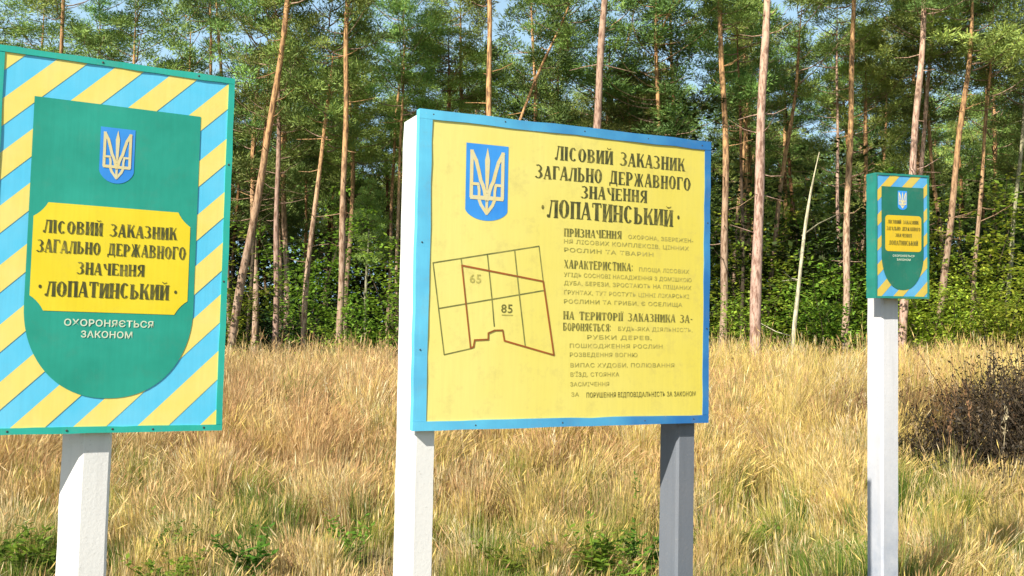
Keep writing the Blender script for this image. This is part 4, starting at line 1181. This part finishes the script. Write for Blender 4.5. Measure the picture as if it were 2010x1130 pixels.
# ------------------------------------------------------------------ thicket coloured near-black for the shade of the hollow on the right
A = Acc(); rb = random.Random(77)
for k in range(2000):
    x = rb.uniform(-2.0, 3.0); y = rb.gauss(0.2, 0.7)
    if abs(x) > 2.3: continue
    hh = rb.uniform(0.55, 1.0) * min(1.85, max(0.4, 0.55 + 0.95 * (x + 2.0))) * rb.uniform(0.7, 1.1) * rb.uniform(0.75, 1.05); az = rb.uniform(0, 6.28); ln = rb.uniform(0.1, 0.6)
    P = [(x, y, -0.05), (x + ln * 0.3 * math.cos(az), y + ln * 0.3 * math.sin(az), hh * 0.6), (x + ln * math.cos(az), y + ln * math.sin(az), hh)]
    v, q = tube(P, [0.008, 0.006, 0.003], 3); A.add(v, q, 1, (0.6, 0.5, 0.45))
    n = 26
    C = np.array(P[1]) + (np.array(P[2]) - np.array(P[1])) * rng.uniform(-0.8, 1.05, (n, 1)) + rng.normal(0, 0.07, (n, 3))
    C[:, 2] = np.maximum(C[:, 2], 0.05)
    d = rand_unit(n)
    hrel = np.clip(C[:, 2] / 1.1, 0, 1.2)[:, None]
    v, q = diamonds(C, d, rng.uniform(0.03, 0.07, n), rng.uniform(0.012, 0.03, n))
    A.add(v, q, 0, tint_for(n, 0.4, 0.5) * rb.choice([0.15, 0.25, 0.35, 0.5, 0.8, 1.5]) * (0.5 + 0.9 * min(1.0, hh)))
me = A.mesh("shaded_thicket", [M['bramble'], M['bark_dark']])
o = link(bpy.data.objects.new("shaded_thicket", me)); o.location = (6.75, 11.5, float(ground_z(6.75, 11.5)))
tag(o, "bramble thicket coloured near-black for the shade of the hollow right of the small striped sign", 'shrub')

A = Acc()
for k in range(260):
    y = rb.uniform(11, 25); x = rb.uniform(-0.55, 0.55) * y
    if rb.random() < 0.3: x, y = rb.uniform(4.6, 8.5), rb.uniform(10.4, 14.0)
    g0 = float(ground_z(x, y)); hh = rb.uniform(0.85, 1.3) * (0.75 + 0.3 * min(1, (y - 8) / 14)); lx, ly = rb.gauss(0, 0.12), rb.gauss(0, 0.1)
    P = [(x, y, g0), (x + lx * 0.5, y + ly * 0.5, g0 + hh * 0.55), (x + lx, y + ly, g0 + hh)]
    c_ = rb.choice([(0.30, 0.17, 0.09), (0.42, 0.30, 0.16), (0.20, 0.12, 0.06), (0.62, 0.52, 0.32)])
    v, q = tube(P, [0.005, 0.004, 0.003], 3); A.add(v, q, 0, c_)
    n = 26; t_ = rng.uniform(0.68, 1.0, n)[:, None]
    C = np.array(P[1]) + (np.array(P[2]) - np.array(P[1])) * (t_ * 2 - 1) + rng.normal(0, 0.014, (n, 3))
    d = rand_unit(n) * 0.6 + np.array([0, 0, 1.0]); d /= np.linalg.norm(d, axis=1, keepdims=True)
    v, q = diamonds(C, d, rng.uniform(0.03, 0.07, n), rng.uniform(0.008, 0.016, n)); A.add(v, q, 0, np.array(c_) * rb.uniform(0.9, 1.4))
o = link(bpy.data.objects.new("dead_weeds", A.mesh("dead_weeds", [M['grass']])))
tag(o, "scattered dead brown seed stalks standing above the dry grass", 'weeds', None, 'stuff')

# ------------------------------------------------------------------ green weeds standing in the meadow
def weed_mesh(seed, h, nst, leaf, upright=0.0):
    rd = random.Random(seed); A = Acc()
    for k in range(nst):
        az = rd.uniform(0, 6.28); l = rd.uniform(0.10, 0.34) * (1 - upright); hh = h * rd.uniform(0.6, 1)
        P = np.array([(0.02 * math.cos(az), 0.02 * math.sin(az), -0.03), (l * 0.4 * math.cos(az), l * 0.4 * math.sin(az), hh * 0.5), (l * math.cos(az), l * math.sin(az), hh)])
        v, q = tube(P, [0.004, 0.003, 0.0015], 4); A.add(v, q, 0, (0.8, 0.7, 0.5))
        n = int(16 + h * 20)
        s = rng.uniform(0.12, 1, n); C = np.where(s[:, None] < 0.5, P[0] + (P[1] - P[0]) * s[:, None] * 2, P[1] + (P[2] - P[1]) * (s[:, None] * 2 - 1))
        a2 = rng.uniform(0, 6.28, n); d = np.stack([np.cos(a2), np.sin(a2), rng.uniform(-0.2, 0.7, n)], 1); d /= np.linalg.norm(d, axis=1, keepdims=True)
        L = leaf * (1.25 - 0.7 * s) * rng.uniform(0.7, 1.2, n)
        v, q = diamonds(C, d, L, L * 0.42, np.tile([0, 0, 1.0], (n, 1)) + rand_unit(n) * 0.3)
        A.add(v, q, 0, tint_for(n, 0.25, 0.4))
    return A.mesh("weed_plant", [M['weed']])
WD = [weed_mesh(1, 0.46, 14, 0.10), weed_mesh(2, 0.36, 15, 0.11), weed_mesh(3, 1.0, 2, 0.07, 0.85), weed_mesh(4, 0.42, 12, 0.12)]
G2 = 'green weeds in the meadow'
for k, x, y, sc, lab in [
    (0, -2.55, 7.4, 0.9, "leafy green weed in the dry grass just right of the large sign's white post"),
    (1, -2.30, 6.6, 0.9, "low bushy green weed at the bottom edge right of the large sign's post"),
    (3, -1.80, 6.9, 1.0, "green weed at the bottom, midway between the large striped sign and the yellow sign"),
    (3, -3.85, 7.2, 1.0, "coarse green weed in the bottom left corner"),
    (0, -3.55, 8.4, 1.0, "green weed just left of the large sign's white post, under the board"),
    (1, -2.95, 9.3, 0.9, "small fresh green weed just under the large striped sign's lower right half"),
    (1, 0.02, 6.9, 0.9, "low green weed in the grass below the left part of the yellow sign"),
    (0, 0.60, 6.9, 1.1, "leafy green weed in the grass below the middle of the yellow sign"),
    (2, 1.08, 8.4, 1.0, "tall thin thistle-like stalk between the yellow sign's posts, near the grey one"),
    (3, 0.78, 6.3, 0.8, "small green weed at the bottom edge, nearest to the yellow sign's grey post"),
    (1, 1.62, 7.6, 0.9, "low dark green weed just right of the yellow sign's grey post"),
    (0, 2.00, 8.1, 0.7, "small green weed a step farther right of the grey post"),
    (0, -1.25, 7.6, 0.9, "green weed at the bottom just left of the yellow sign's white post"),
    (1, -2.75, 8.2, 1.0, "bushy green weed midway up the grass right of the large sign's white post"),
    (3, -3.35, 6.9, 1.1, "dark leafy weed at the bottom edge, against the left of the large sign's post"),
    (1, 0.95, 7.2, 1.0, "green weed tucked beside the yellow sign's grey post, on its left"),
    (3, 2.55, 7.2, 0.8, "reddish-green weed just left of the small striped sign's post, at the bottom")]:
    o = bpy.data.objects.new("weed_plant", WD[k]); COL.objects.link(o)
    o.location = (x, y, float(ground_z(x, y))); o.rotation_euler = (0, 0, x * 5 + y); o.scale = (sc, sc, sc)
    tag(o, lab, 'weed', G2)
